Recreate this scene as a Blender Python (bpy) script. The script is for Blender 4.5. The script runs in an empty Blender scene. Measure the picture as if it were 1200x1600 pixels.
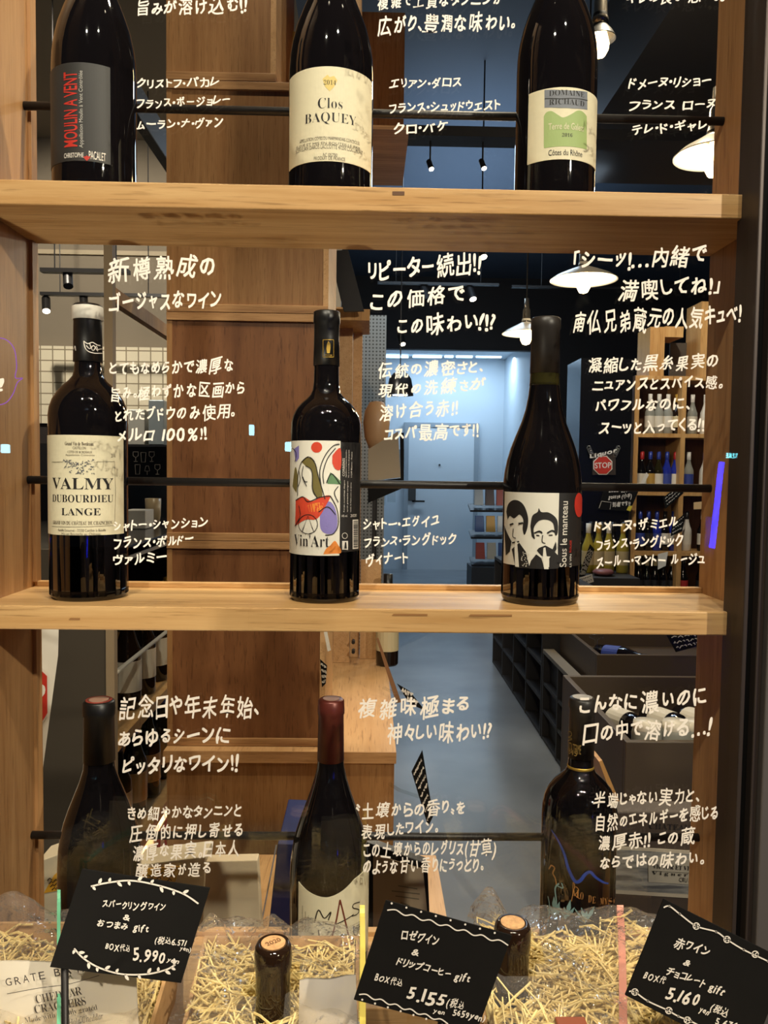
import bpy, math, random
from math import sin, cos, pi, asin, radians as R
from mathutils import Vector, Matrix
random.seed(7)
S = bpy.context.scene; C = S.collection
EYE = 1.36                       # height of the camera above the floor

# ---------------------------------------------------------------- camera
FPX, PITCH, YAW, ROLL = 1247.5, .0531, .0206, .0131
cam = bpy.data.cameras.new('camera'); CAM = bpy.data.objects.new('camera', cam); C.objects.link(CAM)
cam.sensor_fit = 'VERTICAL'; cam.sensor_height = 24.0; cam.sensor_width = 18.0
cam.lens = FPX * 24.0 / 1600; cam.clip_start = .02; cam.clip_end = 100
def w2c(v):                      # world direction -> camera (right, down, forward)
    x, y, z = v[0], -v[2], v[1]
    x, z = cos(YAW)*x - sin(YAW)*z, sin(YAW)*x + cos(YAW)*z
    y, z = cos(PITCH)*y - sin(PITCH)*z, sin(PITCH)*y + cos(PITCH)*z
    x, y = cos(ROLL)*x - sin(ROLL)*y, sin(ROLL)*x + cos(ROLL)*y
    return (x, y, z)
_cols = [w2c(e) for e in ((1,0,0),(0,1,0),(0,0,1))]
M = Matrix([[_cols[j][i] for j in range(3)] for i in range(3)])   # rows: right, down, forward in world axes
right, down, fwd = Vector(M[0]), Vector(M[1]), Vector(M[2])
rot = Matrix((right, -down, -fwd)).transposed()
CAM.matrix_world = Matrix.Translation((0,0,EYE)) @ rot.to_4x4()
S.camera = CAM
def ray(px, py): return right*((px-600)/FPX) + down*((py-800)/FPX) + fwd
def at(px, py, Y):               # the point at depth Y seen at that place
    d = ray(px, py); return Vector((d.x*Y/d.y, Y, EYE + d.z*Y/d.y))
def atz(px, py, z):              # the point at height z
    d = ray(px, py); t = (z-EYE)/d.z; return Vector((d.x*t, d.y*t, z))

# ---------------------------------------------------------------- light and exposure
S.view_settings.view_transform = 'Standard'; S.view_settings.look = 'None'
S.view_settings.gamma = 1.0; S.view_settings.exposure = 0.0; S.view_settings.use_curve_mapping = False
W = bpy.data.worlds.new('night'); S.world = W; W.use_nodes = True
W.node_tree.nodes['Background'].inputs[0].default_value = (.010,.011,.014,1); W.node_tree.nodes['Background'].inputs[1].default_value = 1
S.cycles.max_bounces = 7; S.cycles.transparent_max_bounces = 14; S.cycles.diffuse_bounces = 3; S.cycles.glossy_bounces = 4
S.cycles.sample_clamp_indirect = 4.0; S.cycles.caustics_reflective = False; S.cycles.caustics_refractive = False
WARM = (1,.84,.60); NEUT = (1,.90,.75); COLD = (.62,.81,1); ARC = (1,.88,.69)
def light(kind, name, loc, power, col=WARM, size=.04, aim=None, angle=None, blend=.4, sy=None):
    L = bpy.data.lights.new(name, kind); L.energy = power; L.color = col
    if kind == 'AREA':
        L.size = size
        if sy: L.shape = 'RECTANGLE'; L.size_y = sy
    else: L.shadow_soft_size = size
    if kind == 'SPOT': L.spot_size = R(angle or 60); L.spot_blend = blend
    o = bpy.data.objects.new(name, L); C.objects.link(o); o.location = loc
    if aim is not None:
        o.rotation_euler = (Vector(aim)-Vector(loc)).to_track_quat('-Z','Y').to_euler()
    return o
# downlights of the arcade ceiling outside, in front of the glass, then two added fill spots
light('SPOT','arcade_downlight',(1.55,-1.35,2.55),230,ARC,.035,(0,.8,1.3),50)
light('SPOT','arcade_downlight',(-.35,-.55,2.95),110,ARC,.025,(0,.75,1.2),62)
light('SPOT','arcade_downlight',(.45,-.35,3.05),75,ARC,.025,(.05,.7,1.1),62)
light('SPOT','arcade_downlight',(.12,-.12,2.75),48,ARC,.025,(.02,.60,.92),34,.6)  # extra spot added to brighten the gift boxes and cards
light('SPOT','underside_fill',(-.55,-.35,.12),60,ARC,.05,(-.16,.82,1.60),24,.8)  # added fill for the upper shelf's underside, no lamp known there
# ceiling spots of the shop just behind the window
light('SPOT','shop_spot',(.62,1.02,3.3),140,WARM,.03,(-.25,.86,1.2),70)
light('SPOT','shop_spot',(-.2,1.25,3.3),45,WARM,.05,(-.2,1.9,.9),75)
light('SPOT','shop_spot',(.9,2.6,3.3),90,WARM,.05,(1.2,2.4,.6),70)
light('SPOT','shop_spot',(1.9,4.6,3.3),260,NEUT,.05,(2.4,6.3,1.3),60)
light('SPOT','shop_spot',(-1.4,3.0,3.3),290,NEUT,.05,(-1.6,5.2,1.5),90)
light('SPOT','shop_spot',(-.35,2.3,3.2),40,WARM,.05,(-.75,2.6,.5),60)
light('AREA','alcove_strip_glow',(1.25,10.2,2.80),34,COLD,1.7,(1.25,10.5,0),sy=.12)
light('AREA','ceiling_fill',(.7,5.6,2.95),20,(.66,.82,1),1.2,(.7,5.6,4),sy=2.4)  # added upward fill to lift the blue ceiling, no cove known
light('AREA','aisle_panel',(.7,5.5,3.40),40,(.62,.8,1),1.2,(.7,5.5,0),sy=1.2)

# ---------------------------------------------------------------- materials
def lin(c): return tuple(((x/255)/12.92 if x/255 <= .04045 else ((x/255+.055)/1.055)**2.4) for x in c)
MATS = {}
def mat(name, rgb, rough=.5, metal=0., emit=0., spec=.5, noise=0., nscale=40., bump=0., trans=0.):
    if name in MATS: return MATS[name]
    m = bpy.data.materials.new(name); m.use_nodes = True; N = m.node_tree.nodes; L = m.node_tree.links
    b = N['Principled BSDF']; c = (*lin(rgb),1)
    b.inputs['Base Color'].default_value = c; b.inputs['Roughness'].default_value = rough
    b.inputs['Metallic'].default_value = metal; b.inputs['Specular IOR Level'].default_value = spec
    if trans: b.inputs['Transmission Weight'].default_value = trans
    if emit:
        b.inputs['Emission Color'].default_value = c; b.inputs['Emission Strength'].default_value = emit
    if noise or bump:
        t = N.new('ShaderNodeTexCoord'); n = N.new('ShaderNodeTexNoise'); n.inputs['Scale'].default_value = nscale; n.inputs['Detail'].default_value = 6
        L.new(t.outputs['Object'], n.inputs['Vector'])
        if noise:
            r = N.new('ShaderNodeValToRGB')
            r.color_ramp.elements[0].position = .3; r.color_ramp.elements[1].position = .7
            r.color_ramp.elements[0].color = (*[x*(1-noise) for x in c[:3]],1); r.color_ramp.elements[1].color = (*[min(1,x*(1+noise)) for x in c[:3]],1)
            L.new(n.outputs['Fac'], r.inputs['Fac']); L.new(r.outputs['Color'], b.inputs['Base Color'])
        if bump:
            u = N.new('ShaderNodeBump'); u.inputs['Strength'].default_value = bump; u.inputs['Distance'].default_value = .004
            L.new(n.outputs['Fac'], u.inputs['Height']); L.new(u.outputs['Normal'], b.inputs['Normal'])
    MATS[name] = m; return m
def wood(name, a, b_, axis=0, rough=.42, fine=95., stretch=.045, knots=.0):
    if name in MATS: return MATS[name]
    m = bpy.data.materials.new(name); m.use_nodes = True; N = m.node_tree.nodes; L = m.node_tree.links; P = N['Principled BSDF']
    t = N.new('ShaderNodeTexCoord'); mp = N.new('ShaderNodeMapping'); sc = [1,1,1]; sc[axis] = stretch; mp.inputs['Scale'].default_value = sc
    L.new(t.outputs['Object'], mp.inputs['Vector'])
    n1 = N.new('ShaderNodeTexNoise'); n1.inputs['Scale'].default_value = fine; n1.inputs['Detail'].default_value = 8; n1.inputs['Roughness'].default_value = .65
    n2 = N.new('ShaderNodeTexNoise'); n2.inputs['Scale'].default_value = fine*.16; n2.inputs['Detail'].default_value = 4; n2.inputs['Distortion'].default_value = .8
    n3 = N.new('ShaderNodeTexNoise'); n3.inputs['Scale'].default_value = fine*4.2; n3.inputs['Detail'].default_value = 3
    for n in (n1,n2,n3): L.new(mp.outputs['Vector'], n.inputs['Vector'])
    ad = N.new('ShaderNodeMath'); ad.operation = 'MULTIPLY_ADD'; ad.inputs[1].default_value = .55; L.new(n1.outputs['Fac'], ad.inputs[0])
    m2 = N.new('ShaderNodeMath'); m2.operation = 'MULTIPLY'; m2.inputs[1].default_value = .45; L.new(n2.outputs['Fac'], m2.inputs[0]); L.new(m2.outputs[0], ad.inputs[2])
    r = N.new('ShaderNodeValToRGB'); e = r.color_ramp.elements
    e[0].position = .36; e[0].color = (*lin(b_),1); e[1].position = .62; e[1].color = (*lin(a),1)
    L.new(ad.outputs[0], r.inputs['Fac'])
    # short dark pores
    r3 = N.new('ShaderNodeValToRGB'); r3.color_ramp.elements[0].position = .30; r3.color_ramp.elements[0].color = (.55,.5,.45,1); r3.color_ramp.elements[1].position = .42; r3.color_ramp.elements[1].color = (1,1,1,1)
    L.new(n3.outputs['Fac'], r3.inputs['Fac'])
    mx = N.new('ShaderNodeMix'); mx.data_type = 'RGBA'; mx.blend_type = 'MULTIPLY'; mx.inputs['Factor'].default_value = .8
    L.new(r.outputs['Color'], mx.inputs['A']); L.new(r3.outputs['Color'], mx.inputs['B']); L.new(mx.outputs['Result'], P.inputs['Base Color'])
    P.inputs['Roughness'].default_value = rough; P.inputs['Specular IOR Level'].default_value = .35
    u = N.new('ShaderNodeBump'); u.inputs['Strength'].default_value = .12; u.inputs['Distance'].default_value = .002
    L.new(ad.outputs[0], u.inputs['Height']); L.new(u.outputs['Normal'], P.inputs['Normal'])
    MATS[name] = m; return m
def clear(name, tint=(1,1,1), ior=1.5, rough=.0, bump=0., bscale=60., film=0.):
    """thin clear sheet: Fresnel mix of a see-through and a mirror-like lobe"""
    if name in MATS: return MATS[name]
    m = bpy.data.materials.new(name); m.use_nodes = True; N = m.node_tree.nodes; L = m.node_tree.links
    N.remove(N['Principled BSDF']); out = N['Material Output']
    tr = N.new('ShaderNodeBsdfTransparent'); tr.inputs['Color'].default_value = (*tint,1)
    gl = N.new('ShaderNodeBsdfGlossy'); gl.inputs['Roughness'].default_value = rough
    fr = N.new('ShaderNodeFresnel'); mx = N.new('ShaderNodeMixShader')
    # same reflectance on the front and the back of the sheet
    ge = N.new('ShaderNodeNewGeometry'); mr = N.new('ShaderNodeMapRange'); mr.inputs['To Min'].default_value = ior; mr.inputs['To Max'].default_value = 1/ior
    L.new(ge.outputs['Backfacing'], mr.inputs['Value']); L.new(mr.outputs['Result'], fr.inputs['IOR'])
    if bump:
        t = N.new('ShaderNodeTexCoord'); n = N.new('ShaderNodeTexNoise'); n.inputs['Scale'].default_value = bscale; n.inputs['Detail'].default_value = 3
        u = N.new('ShaderNodeBump'); u.inputs['Strength'].default_value = bump; u.inputs['Distance'].default_value = .03
        L.new(t.outputs['Object'], n.inputs['Vector']); L.new(n.outputs['Fac'], u.inputs['Height'])
        L.new(u.outputs['Normal'], gl.inputs['Normal']); L.new(u.outputs['Normal'], fr.inputs['Normal'])
    L.new(fr.outputs[0], mx.inputs[0]); L.new(tr.outputs[0], mx.inputs[1]); L.new(gl.outputs[0], mx.inputs[2])
    if film:                     # the faint milkiness of plastic sheet
        df = N.new('ShaderNodeBsdfDiffuse'); df.inputs['Color'].default_value = (.9,.88,.85,1); m2 = N.new('ShaderNodeMixShader'); m2.inputs[0].default_value = film
        L.new(mx.outputs[0], m2.inputs[1]); L.new(df.outputs[0], m2.inputs[2]); mx = m2
    L.new(mx.outputs[0], out.inputs['Surface'])
    MATS[name] = m; return m
def tiles(name, rgb, grout, w, h, mortar=.004, offset=0., rough=.25):
    m = mat(name, rgb, rough); N = m.node_tree.nodes; L = m.node_tree.links
    t = N.new('ShaderNodeTexCoord'); mp = N.new('ShaderNodeMapping'); mp.inputs['Rotation'].default_value = (R(90),0,0)
    b = N.new('ShaderNodeTexBrick'); b.offset = offset; b.inputs['Scale'].default_value = 1
    b.inputs['Color1'].default_value = (*lin(rgb),1); b.inputs['Color2'].default_value = (*[x*.93 for x in lin(rgb)],1); b.inputs['Mortar'].default_value = (*lin(grout),1)
    b.inputs['Brick Width'].default_value = w; b.inputs['Row Height'].default_value = h; b.inputs['Mortar Size'].default_value = mortar
    L.new(t.outputs['Object'], mp.inputs['Vector']); L.new(mp.outputs['Vector'], b.inputs['Vector']); L.new(b.outputs['Color'], N['Principled BSDF'].inputs['Base Color'])
    return m
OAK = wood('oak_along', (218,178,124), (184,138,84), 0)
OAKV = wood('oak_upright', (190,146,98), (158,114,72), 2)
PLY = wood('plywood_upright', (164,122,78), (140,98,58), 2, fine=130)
PLY_SHADED = wood('shaded_plywood_upright', (132,88,54), (108,68,40), 2, fine=60, stretch=.12)  # darker mottled ply; darkness stands in for weaker light low on the tower
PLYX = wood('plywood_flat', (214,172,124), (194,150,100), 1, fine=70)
EDGE = wood('plywood_edge', (196,152,104), (140,98,60), 0, fine=120)
PINE = wood('pine', (210,165,105), (182,132,74), 2, fine=45)
DARKGLASS = mat('dark_bottle_glass', (14,11,12), .035, spec=.6)
OLIVE = mat('olive_bottle_glass', (40,36,14), .03, spec=.6)
BROWNGLASS = mat('brown_bottle_glass', (34,22,14), .04, spec=.6)
BLACKCAP = mat('black_capsule', (22,20,19), .38)
STEEL = mat('black_steel', (34,31,29), .42, .3)
CREAM = mat('cream_paper', (226,216,184), .6, noise=.03, nscale=300)
WHITE = mat('white_paper', (232,226,214), .6)
INK = mat('black_ink', (28,24,22), .6); GREYINK = mat('grey_ink', (110,102,88), .6)
RED = mat('red_ink', (190,48,34), .55); GOLD = mat('gold_foil', (196,160,70), .35, .6)
PEN = mat('white_paint_marker', (224,217,206), .75)
BOARD = mat('black_card', (17,16,15), .85, spec=.15, noise=.08, nscale=60)
SLATE = mat('charcoal_board', (58,56,54), .6)
GLASS = clear('window_glass', (.97,.98,.98), 1.5)
CLEARGLASS = clear('clear_glass', (.95,.96,.95), 1.5, .01)
FILM = clear('cellophane', (.97,.96,.95), 1.6, .05, .8, 60., .05)

# ---------------------------------------------------------------- mesh building
class MB:
    def __init__(s): s.v = []; s.f = []
    def add(s, v, f):
        n = len(s.v); s.v += [tuple(p) for p in v]; s.f += [tuple(i+n for i in q) for q in f]; return s
    def hexa(s, p): return s.add(p, [(0,3,2,1),(4,5,6,7),(0,1,5,4),(1,2,6,5),(2,3,7,6),(3,0,4,7)])
    def box(s, x0, x1, y0, y1, z0, z1):
        return s.hexa([(x0,y0,z0),(x1,y0,z0),(x1,y1,z0),(x0,y1,z0),(x0,y0,z1),(x1,y0,z1),(x1,y1,z1),(x0,y1,z1)])
    def prism(s, pts, d):            # polygon of 3-D points pushed along d
        n = len(pts); d = Vector(d); a = [Vector(p) for p in pts]; b = [p+d for p in a]
        return s.add(a+b, [tuple(range(n)), tuple(range(2*n-1,n-1,-1))]+[(i,i+n,(i+1)%n+n,(i+1)%n) for i in range(n)])
    def tube(s, pts, r, n=8, cap=True):
        pts = [Vector(p) for p in pts]; rings = []; up = None
        for i, p in enumerate(pts):
            t = (pts[min(i+1,len(pts)-1)]-pts[max(i-1,0)]).normalized()
            if up is None: up = t.orthogonal().normalized()
            a = (up - t*up.dot(t)).normalized(); up = a; b = t.cross(a)
            rr = r[i] if isinstance(r,(list,tuple)) else r
            rings.append([p + (a*cos(2*pi*k/n)+b*sin(2*pi*k/n))*rr for k in range(n)])
        f = [(i*n+k, i*n+(k+1)%n, (i+1)*n+(k+1)%n, (i+1)*n+k) for i in range(len(pts)-1) for k in range(n)]
        if cap: f += [tuple(range(n-1,-1,-1)), tuple(range((len(pts)-1)*n, len(pts)*n))]
        return s.add([q for g in rings for q in g], f)
    def lathe(s, prof, c=(0,0,0), n=48):   # prof: list of (r, z), None breaks the smoothing
        run = []
        def flush():
            if len(run) > 1:
                v = [(c[0]+r*cos(2*pi*k/n), c[1]+r*sin(2*pi*k/n), c[2]+z) for r, z in run for k in range(n)]
                s.add(v, [(i*n+k, i*n+(k+1)%n, (i+1)*n+(k+1)%n, (i+1)*n+k) for i in range(len(run)-1) for k in range(n)])
        for q in prof:
            if q is None: last = run[-1]; flush(); run = [last]
            else: run.append(q)
        flush(); return s
    def build(s, name, m, parent=None, smooth=False, bevel=0., origin=None):
        o0 = Vector(origin) if origin is not None else (ORG.get(parent.name, Vector((0,0,0))) if parent else Vector((0,0,0)))
        me = bpy.data.meshes.new(name); me.from_pydata([tuple(Vector(p)-o0) for p in s.v], [], s.f); me.update()
        if smooth: me.polygons.foreach_set('use_smooth', [True]*len(me.polygons))
        me.materials.append(m)
        o = bpy.data.objects.new(name, me); C.objects.link(o)
        if parent: o.parent = parent
        else: o.location = o0
        ORG[o.name] = o0
        if bevel:
            b = o.modifiers.new('edge', 'BEVEL'); b.width = bevel; b.segments = 2; b.limit_method = 'ANGLE'
        return o
ORG = {}
def tag(o, label, cat, group=None, kind=None):
    o['label'] = label; o['category'] = cat
    if group: o['group'] = group
    if kind: o['kind'] = kind
    return o
def struct(o): o['kind'] = 'structure'; return o
def thing(name, loc, label, cat, group=None):
    o = bpy.data.objects.new(name, None); C.objects.link(o); o.location = loc; o.empty_display_size = .05
    ORG[o.name] = Vector(loc); return tag(o, label, cat, group)
def copy_tree(o, loc, label, group=None, rz=None):
    c = o.copy(); C.objects.link(c); c.location = loc; c['label'] = label
    if group: c['group'] = group
    if rz is not None: c.rotation_euler = (0,0,rz)
    for ch in o.children:
        d = ch.copy(); C.objects.link(d); d.parent = c
        for g in ch.children:
            e = g.copy(); C.objects.link(e); e.parent = d
    return c
def quad(mb, corners, Y, depth=.002):      # upright panel through four sighted corners, given depth
    mb.prism([at(x,y,Y) for x,y in corners], (0,depth,0)); return mb
def sbox(mb, x0, y0, x1, y1, Y, depth):    # box whose front rectangle is sighted at depth Y
    a = at(x0,y0,Y); b = at(x1,y1,Y); return mb.box(min(a.x,b.x),max(a.x,b.x),Y,Y+depth,min(a.z,b.z),max(a.z,b.z))

# ---------------------------------------------------------------- lettering
_G = {}
def raw_text(s, off=0., res=3):
    k = (s, off, res)
    if k not in _G:
        cu = bpy.data.curves.new('lettering','FONT'); cu.body = s; cu.size = 1; cu.offset = off; cu.resolution_u = res
        o = bpy.data.objects.new('lettering', cu); C.objects.link(o)
        me = bpy.data.meshes.new_from_object(o.evaluated_get(bpy.context.evaluated_depsgraph_get()))
        v = [(p.co.x, p.co.y) for p in me.vertices]; f = [tuple(q.vertices) for q in me.polygons]
        bpy.data.objects.remove(o); bpy.data.curves.remove(cu); bpy.data.meshes.remove(me)
        _G[k] = (v, f)
    return _G[k]
def serif(s):
    r = ''
    for ch in s:
        if 'A' <= ch <= 'Z': r += chr(0x1D400+ord(ch)-65)
        elif 'a' <= ch <= 'z': r += chr(0x1D41A+ord(ch)-97)
        elif '0' <= ch <= '9': r += chr(0x1D7CE+ord(ch)-48)
        else: r += ch
    return r
def italic(s):
    return ''.join('\u210E' if ch == 'h' else chr(0x1D434+ord(ch)-65) if 'A' <= ch <= 'Z' else chr(0x1D44E+ord(ch)-97) if 'a' <= ch <= 'z' else ch for ch in s)
def fit(s, u0, v0, u1, v1, off=0.):          # printed text whose outline fills the box
    v, f = raw_text(s, off)
    if not v: return [], []
    xs = [p[0] for p in v]; ys = [p[1] for p in v]; a, b, c, d = min(xs), max(xs), min(ys), max(ys)
    return [(u0+(x-a)/(b-a)*(u1-u0), v0+(y-c)/(d-c+1e-9)*(v1-v0)) for x, y in v], f
def hand(s, rnd, weight=1.):                 # a line of brush-pen writing, one em high, as (verts, faces, length)
    V = []; F = []; x = 0.
    for ch in s:
        if ch in ' \u3000': x += .38; continue
        v, f = raw_text(ch, 0., 2)
        if not v: x += .4; continue
        xs = [p[0] for p in v]; a, b = min(xs), max(xs)
        kanji = '\u4e00' <= ch <= '\u9fff'
        k = 1.02 if kanji else (.86 if ord(ch) > 0x3000 else 1.08)
        k *= rnd.uniform(.86,1.08); rt = R(rnd.uniform(-8,6)); dy = rnd.uniform(-.06,.06) + (.04 if not kanji and ord(ch) > 0x3000 else 0)
        sh = .13 + rnd.uniform(-.06,.06); w = (.0135 if kanji else .0205)*weight; b1, b2, b3, kx = rnd.uniform(-.05,.05), rnd.uniform(-.05,.05), rnd.uniform(0,6), rnd.uniform(.84,1.0)
        cx = (a+b)/2
        P = []
        for px, py in v:
            px = (px-cx)*k*kx; py = (py-.38)*k; px, py = px+b1*sin(py*5+b3)+py*sh, py+b2*sin(px*5+b3)+px*.06
            P.append((px*cos(rt)-py*sin(rt), px*sin(rt)+py*cos(rt)+.38+dy))
        hw = (b-a)*k/2
        for j, (ox, oy) in enumerate(((-w,-w),(w,w),(-w,w),(w,-w))):
            n = len(V); V += [(x+hw+p[0]+ox, p[1]+oy, j) for p in P]; F += [tuple(i+n for i in q) for q in f]
        x += (b-a)*k + .13
    return V, F, x-.13
def write(mb, s, x0, y0, x1, y1, h, Y, rnd, weight=1.):   # handwriting on the upright plane at depth Y
    V, F, L = hand(s, rnd, weight); a = at(x0,y0,Y); b = at(x1,y1,Y); ex = (b-a)/L
    up = Vector((-(b-a).z,0,(b-a).x)).normalized(); ey = up*(at(x0,y0-h,Y)-a).length*1.06
    mb.add([a+ex*p[0]+ey*(p[1]+.02)-Vector((0,.00006*p[2],0)) for p in V], F)
def stroke2(pts, w):                          # flat ribbon through 2-D points
    v = []; n = len(pts)
    for i, p in enumerate(pts):
        a = pts[max(i-1,0)]; b = pts[min(i+1,n-1)]; dx, dy = b[0]-a[0], b[1]-a[1]; l = math.hypot(dx,dy) or 1
        ww = w[i] if isinstance(w,(list,tuple)) else w
        v += [(p[0]-dy/l*ww/2, p[1]+dx/l*ww/2), (p[0]+dy/l*ww/2, p[1]-dx/l*ww/2)]
    return v, [(2*i,2*i+1,2*i+3,2*i+2) for i in range(n-1)]
def curve(pts, n=8):                          # Catmull-Rom through the points
    out = []
    for i in range(len(pts)-1):
        p0 = pts[max(i-1,0)]; p1 = pts[i]; p2 = pts[i+1]; p3 = pts[min(i+2,len(pts)-1)]
        for k in range(n):
            t = k/n
            out.append(tuple(.5*((2*b)+(c-a)*t+(2*a-5*b+4*c-d)*t*t+(3*b-a-3*c+d)*t**3) for a,b,c,d in zip(p0,p1,p2,p3)))
    out.append(tuple(pts[-1])); return out
def blob(cx, cy, rx, ry, n=20, rnd=None, j=0.):
    return [(cx+rx*cos(2*pi*k/n)*(1+(rnd.uniform(-j,j) if rnd else 0)), cy+ry*sin(2*pi*k/n)*(1+(rnd.uniform(-j,j) if rnd else 0))) for k in range(n)]
def ink(mb, px_pts, w, Y):                    # drawn line on an upright plane, points given as sighted
    v, f = stroke2(px_pts, w); mb.add([at(x,y,Y) for x,y in v], f)
def inkpoly(mb, px_pts, Y): mb.add([at(x,y,Y) for x,y in px_pts], [tuple(range(len(px_pts)))])

# ================================================================ THE SETTING
Z = lambda rel: EYE + rel
FLOOR = mat('polished_concrete', (120,124,128), .28, noise=.28, nscale=2.2, bump=.03)
NAVY = mat('navy_ceiling', (64,80,100), .7); NEARBLACK = mat('black_wall_paint', (26,24,24), .6)  # one even navy tone for the ceiling
GREYW = mat('grey_plaster', (132,120,102), .8); COLDW = mat('white_alcove_wall', (196,206,214), .6)
struct(MB().box(-6,6,.95,12,-.05,0).build('floor', FLOOR))
struct(MB().box(-6,6,-12,.72,-.05,0).build('floor_street', mat('street_paving', (52,50,48), .7, noise=.2, nscale=8)))
struct(MB().box(-.35,6,.95,12,3.46,3.52).build('ceiling', NAVY))
struct(MB().box(-6,-.35,.95,12,3.46,3.52).build('ceiling_left', mat('warm_lit_ceiling', (120,108,90), .8)))  # warm grey here stands in for warmer light on the left ceiling
XA0, XA1 = at(588,700,10.9).x, at(786,700,10.9).x       # the lit alcove at the back
struct(MB().box(XA0-.3,XA1,10.9,11.0,0,3.46).build('wall_back', COLDW))
struct(MB().box(XA1,XA1+.1,8.9,11.0,0,3.46).build('wall_alcove_right', COLDW))
struct(MB().box(XA0-.4,XA0-.3,8.9,11.0,0,3.46).build('wall_alcove_left', COLDW))
struct(MB().box(XA1,6,8.8,8.9,0,3.46).build('wall_right', NEARBLACK))
struct(MB().box(-.3,XA1,8.8,8.9,at(680,546,8.8).z,3.46).build('trim_1', NEARBLACK))   # bulkhead over the alcove
struct(MB().box(5.9,6,.95,8.8,0,3.46).build('wall_far_right', NEARBLACK))
struct(MB().box(-6,-5.9,.95,12,0,3.46).build('wall_far_left', GREYW))
yT = 5.2
zt0, zt1 = at(120,662,yT).z, at(120,541,yT).z
struct(MB().box(-6,XA0-.3,yT,yT+.1,zt0,zt1).build('wall_tiled', tiles('subway_tiles', (238,226,198), (150,136,112), .078, .07)))
struct(MB().box(-6,XA0-.3,yT+.1,yT+.2,zt1-.02,3.46).build('wall_left', GREYW))
struct(MB().box(-6,XA0-.3,yT+.03,yT+.2,0,zt0).build('wall_low_left', mat('dark_brown_panel', (46,38,34), .5)))
t = MB().box(-6,XA0-.3,yT+.08,yT+.1,at(120,392,yT).z,at(120,385,yT).z)
for y in (112,119,126,136): t.box(-6,-1.0,yT+.04,yT+.1,at(80,y+3,yT).z,at(80,y,yT).z)
struct(t.build('trim_2', mat('trim_light', (176,160,132), .6)))
# door in the alcove
d = MB(); a = at(639,667,10.88); b = at(737,890,10.88)
door = struct(d.box(a.x,b.x,10.86,10.9,0,a.z).build('door_1', mat('door_white', (206,214,220), .45)))
f = MB()
for x0, x1, z1 in ((a.x-.06,a.x,a.z+.06),(b.x,b.x+.06,a.z+.06)): f.box(x0,x1,10.85,10.9,0,z1)
f.box(a.x,b.x,10.85,10.9,a.z,a.z+.06).build('door_frame', mat('door_frame_grey', (150,160,168), .5), door)
h = at(646,783,10.84); MB().box(h.x-.02,h.x+.15,10.80,10.82,h.z-.012,h.z+.012).box(h.x-.02,h.x+.01,10.80,10.86,h.z-.012,h.z+.012).build('door_handle', STEEL, door)
h = at(645,771,10.85); MB().box(h.x-.06,h.x+.04,10.84,10.86,h.z-.1,h.z+.14).build('lock_plate', SLATE, door)
h = at(687,726,10.85); MB().lathe([(0,-.01),(.012,-.01),(.012,.01),(0,.01)],(h.x,10.85,h.z),12).build('door_peephole', STEEL, door)
h = at(628,716,10.88); MB().box(h.x-.05,h.x+.05,10.86,10.9,h.z-.12,h.z+.12).box(h.x-.03,h.x+.03,10.855,10.86,h.z-.02,h.z+.05).build('trim_3', mat('switch_plate', (120,132,140), .4))['kind'] = 'structure'
# pegboard wall end left of the alcove, nearer
pa, pb = at(562,492,6.0), at(600,800,6.0)
pg = mat('pegboard', (168,160,146), .7); N = pg.node_tree.nodes; L = pg.node_tree.links
tc = N.new('ShaderNodeTexCoord'); vo = N.new('ShaderNodeTexVoronoi'); vo.inputs['Scale'].default_value = 38; vo.inputs['Randomness'].default_value = 0
cr = N.new('ShaderNodeValToRGB'); cr.color_ramp.elements[0].position = .2; cr.color_ramp.elements[0].color = (*lin((96,88,76)),1); cr.color_ramp.elements[1].position = .3; cr.color_ramp.elements[1].color = (*lin((176,168,154)),1)
L.new(tc.outputs['Object'], vo.inputs['Vector']); L.new(vo.outputs['Distance'], cr.inputs['Fac']); L.new(cr.outputs['Color'], N['Principled BSDF'].inputs['Base Color'])
struct(MB().box(-.6,pb.x,6.0,6.12,0,pa.z).build('wall_pegboard', pg))
# the dark ceiling beams and track rails
t = MB()
for y0, y1, Y in ((196,212,3.6),): t.box(-.2,1.6,Y,Y+.12,at(690,y1,Y).z,at(690,y0,Y).z)
struct(t.build('trim_4', NEARBLACK))
struct(MB().box(1.05,6,1.2,4.6,3.0,3.46).build('trim_5', mat('brown_black_bulkhead', (30,26,24), .6)))

# ---------------------------------------------------------------- shop window
YG = .722
mx = [at(1156,860,YG).x, at(1163,860,YG).x, at(1176,860,YG).x, at(1186,860,YG).x]
pane = struct(MB().box(-1.3,mx[1]+.004,YG,YG+.006,.70,2.6).build('window_1', GLASS))
fr = struct(MB().box(mx[0],mx[1],YG-.012,YG+.03,.70,2.6).build('trim_6', mat('dark_bronze_bead', (58,50,46), .45, .4), bevel=.001))
struct(MB().box(mx[1],mx[2],YG-.004,YG+.03,.70,2.6).build('trim_7', mat('black_gasket', (10,10,10), .35)))
struct(MB().box(mx[2],mx[3],YG-.014,YG+.03,.70,2.6).build('trim_8', MATS['dark_bronze_bead'], bevel=.001))
struct(MB().box(mx[3],mx[3]+.12,YG-.022,YG+.05,0,2.6).build('trim_9', mat('grey_aluminium', (98,94,92), .5, .5), bevel=.0015))
struct(MB().box(-1.3,mx[3],.30,.735,0,.70).build('wall_plinth', mat('grey_plinth', (86,78,70), .6)))

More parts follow.
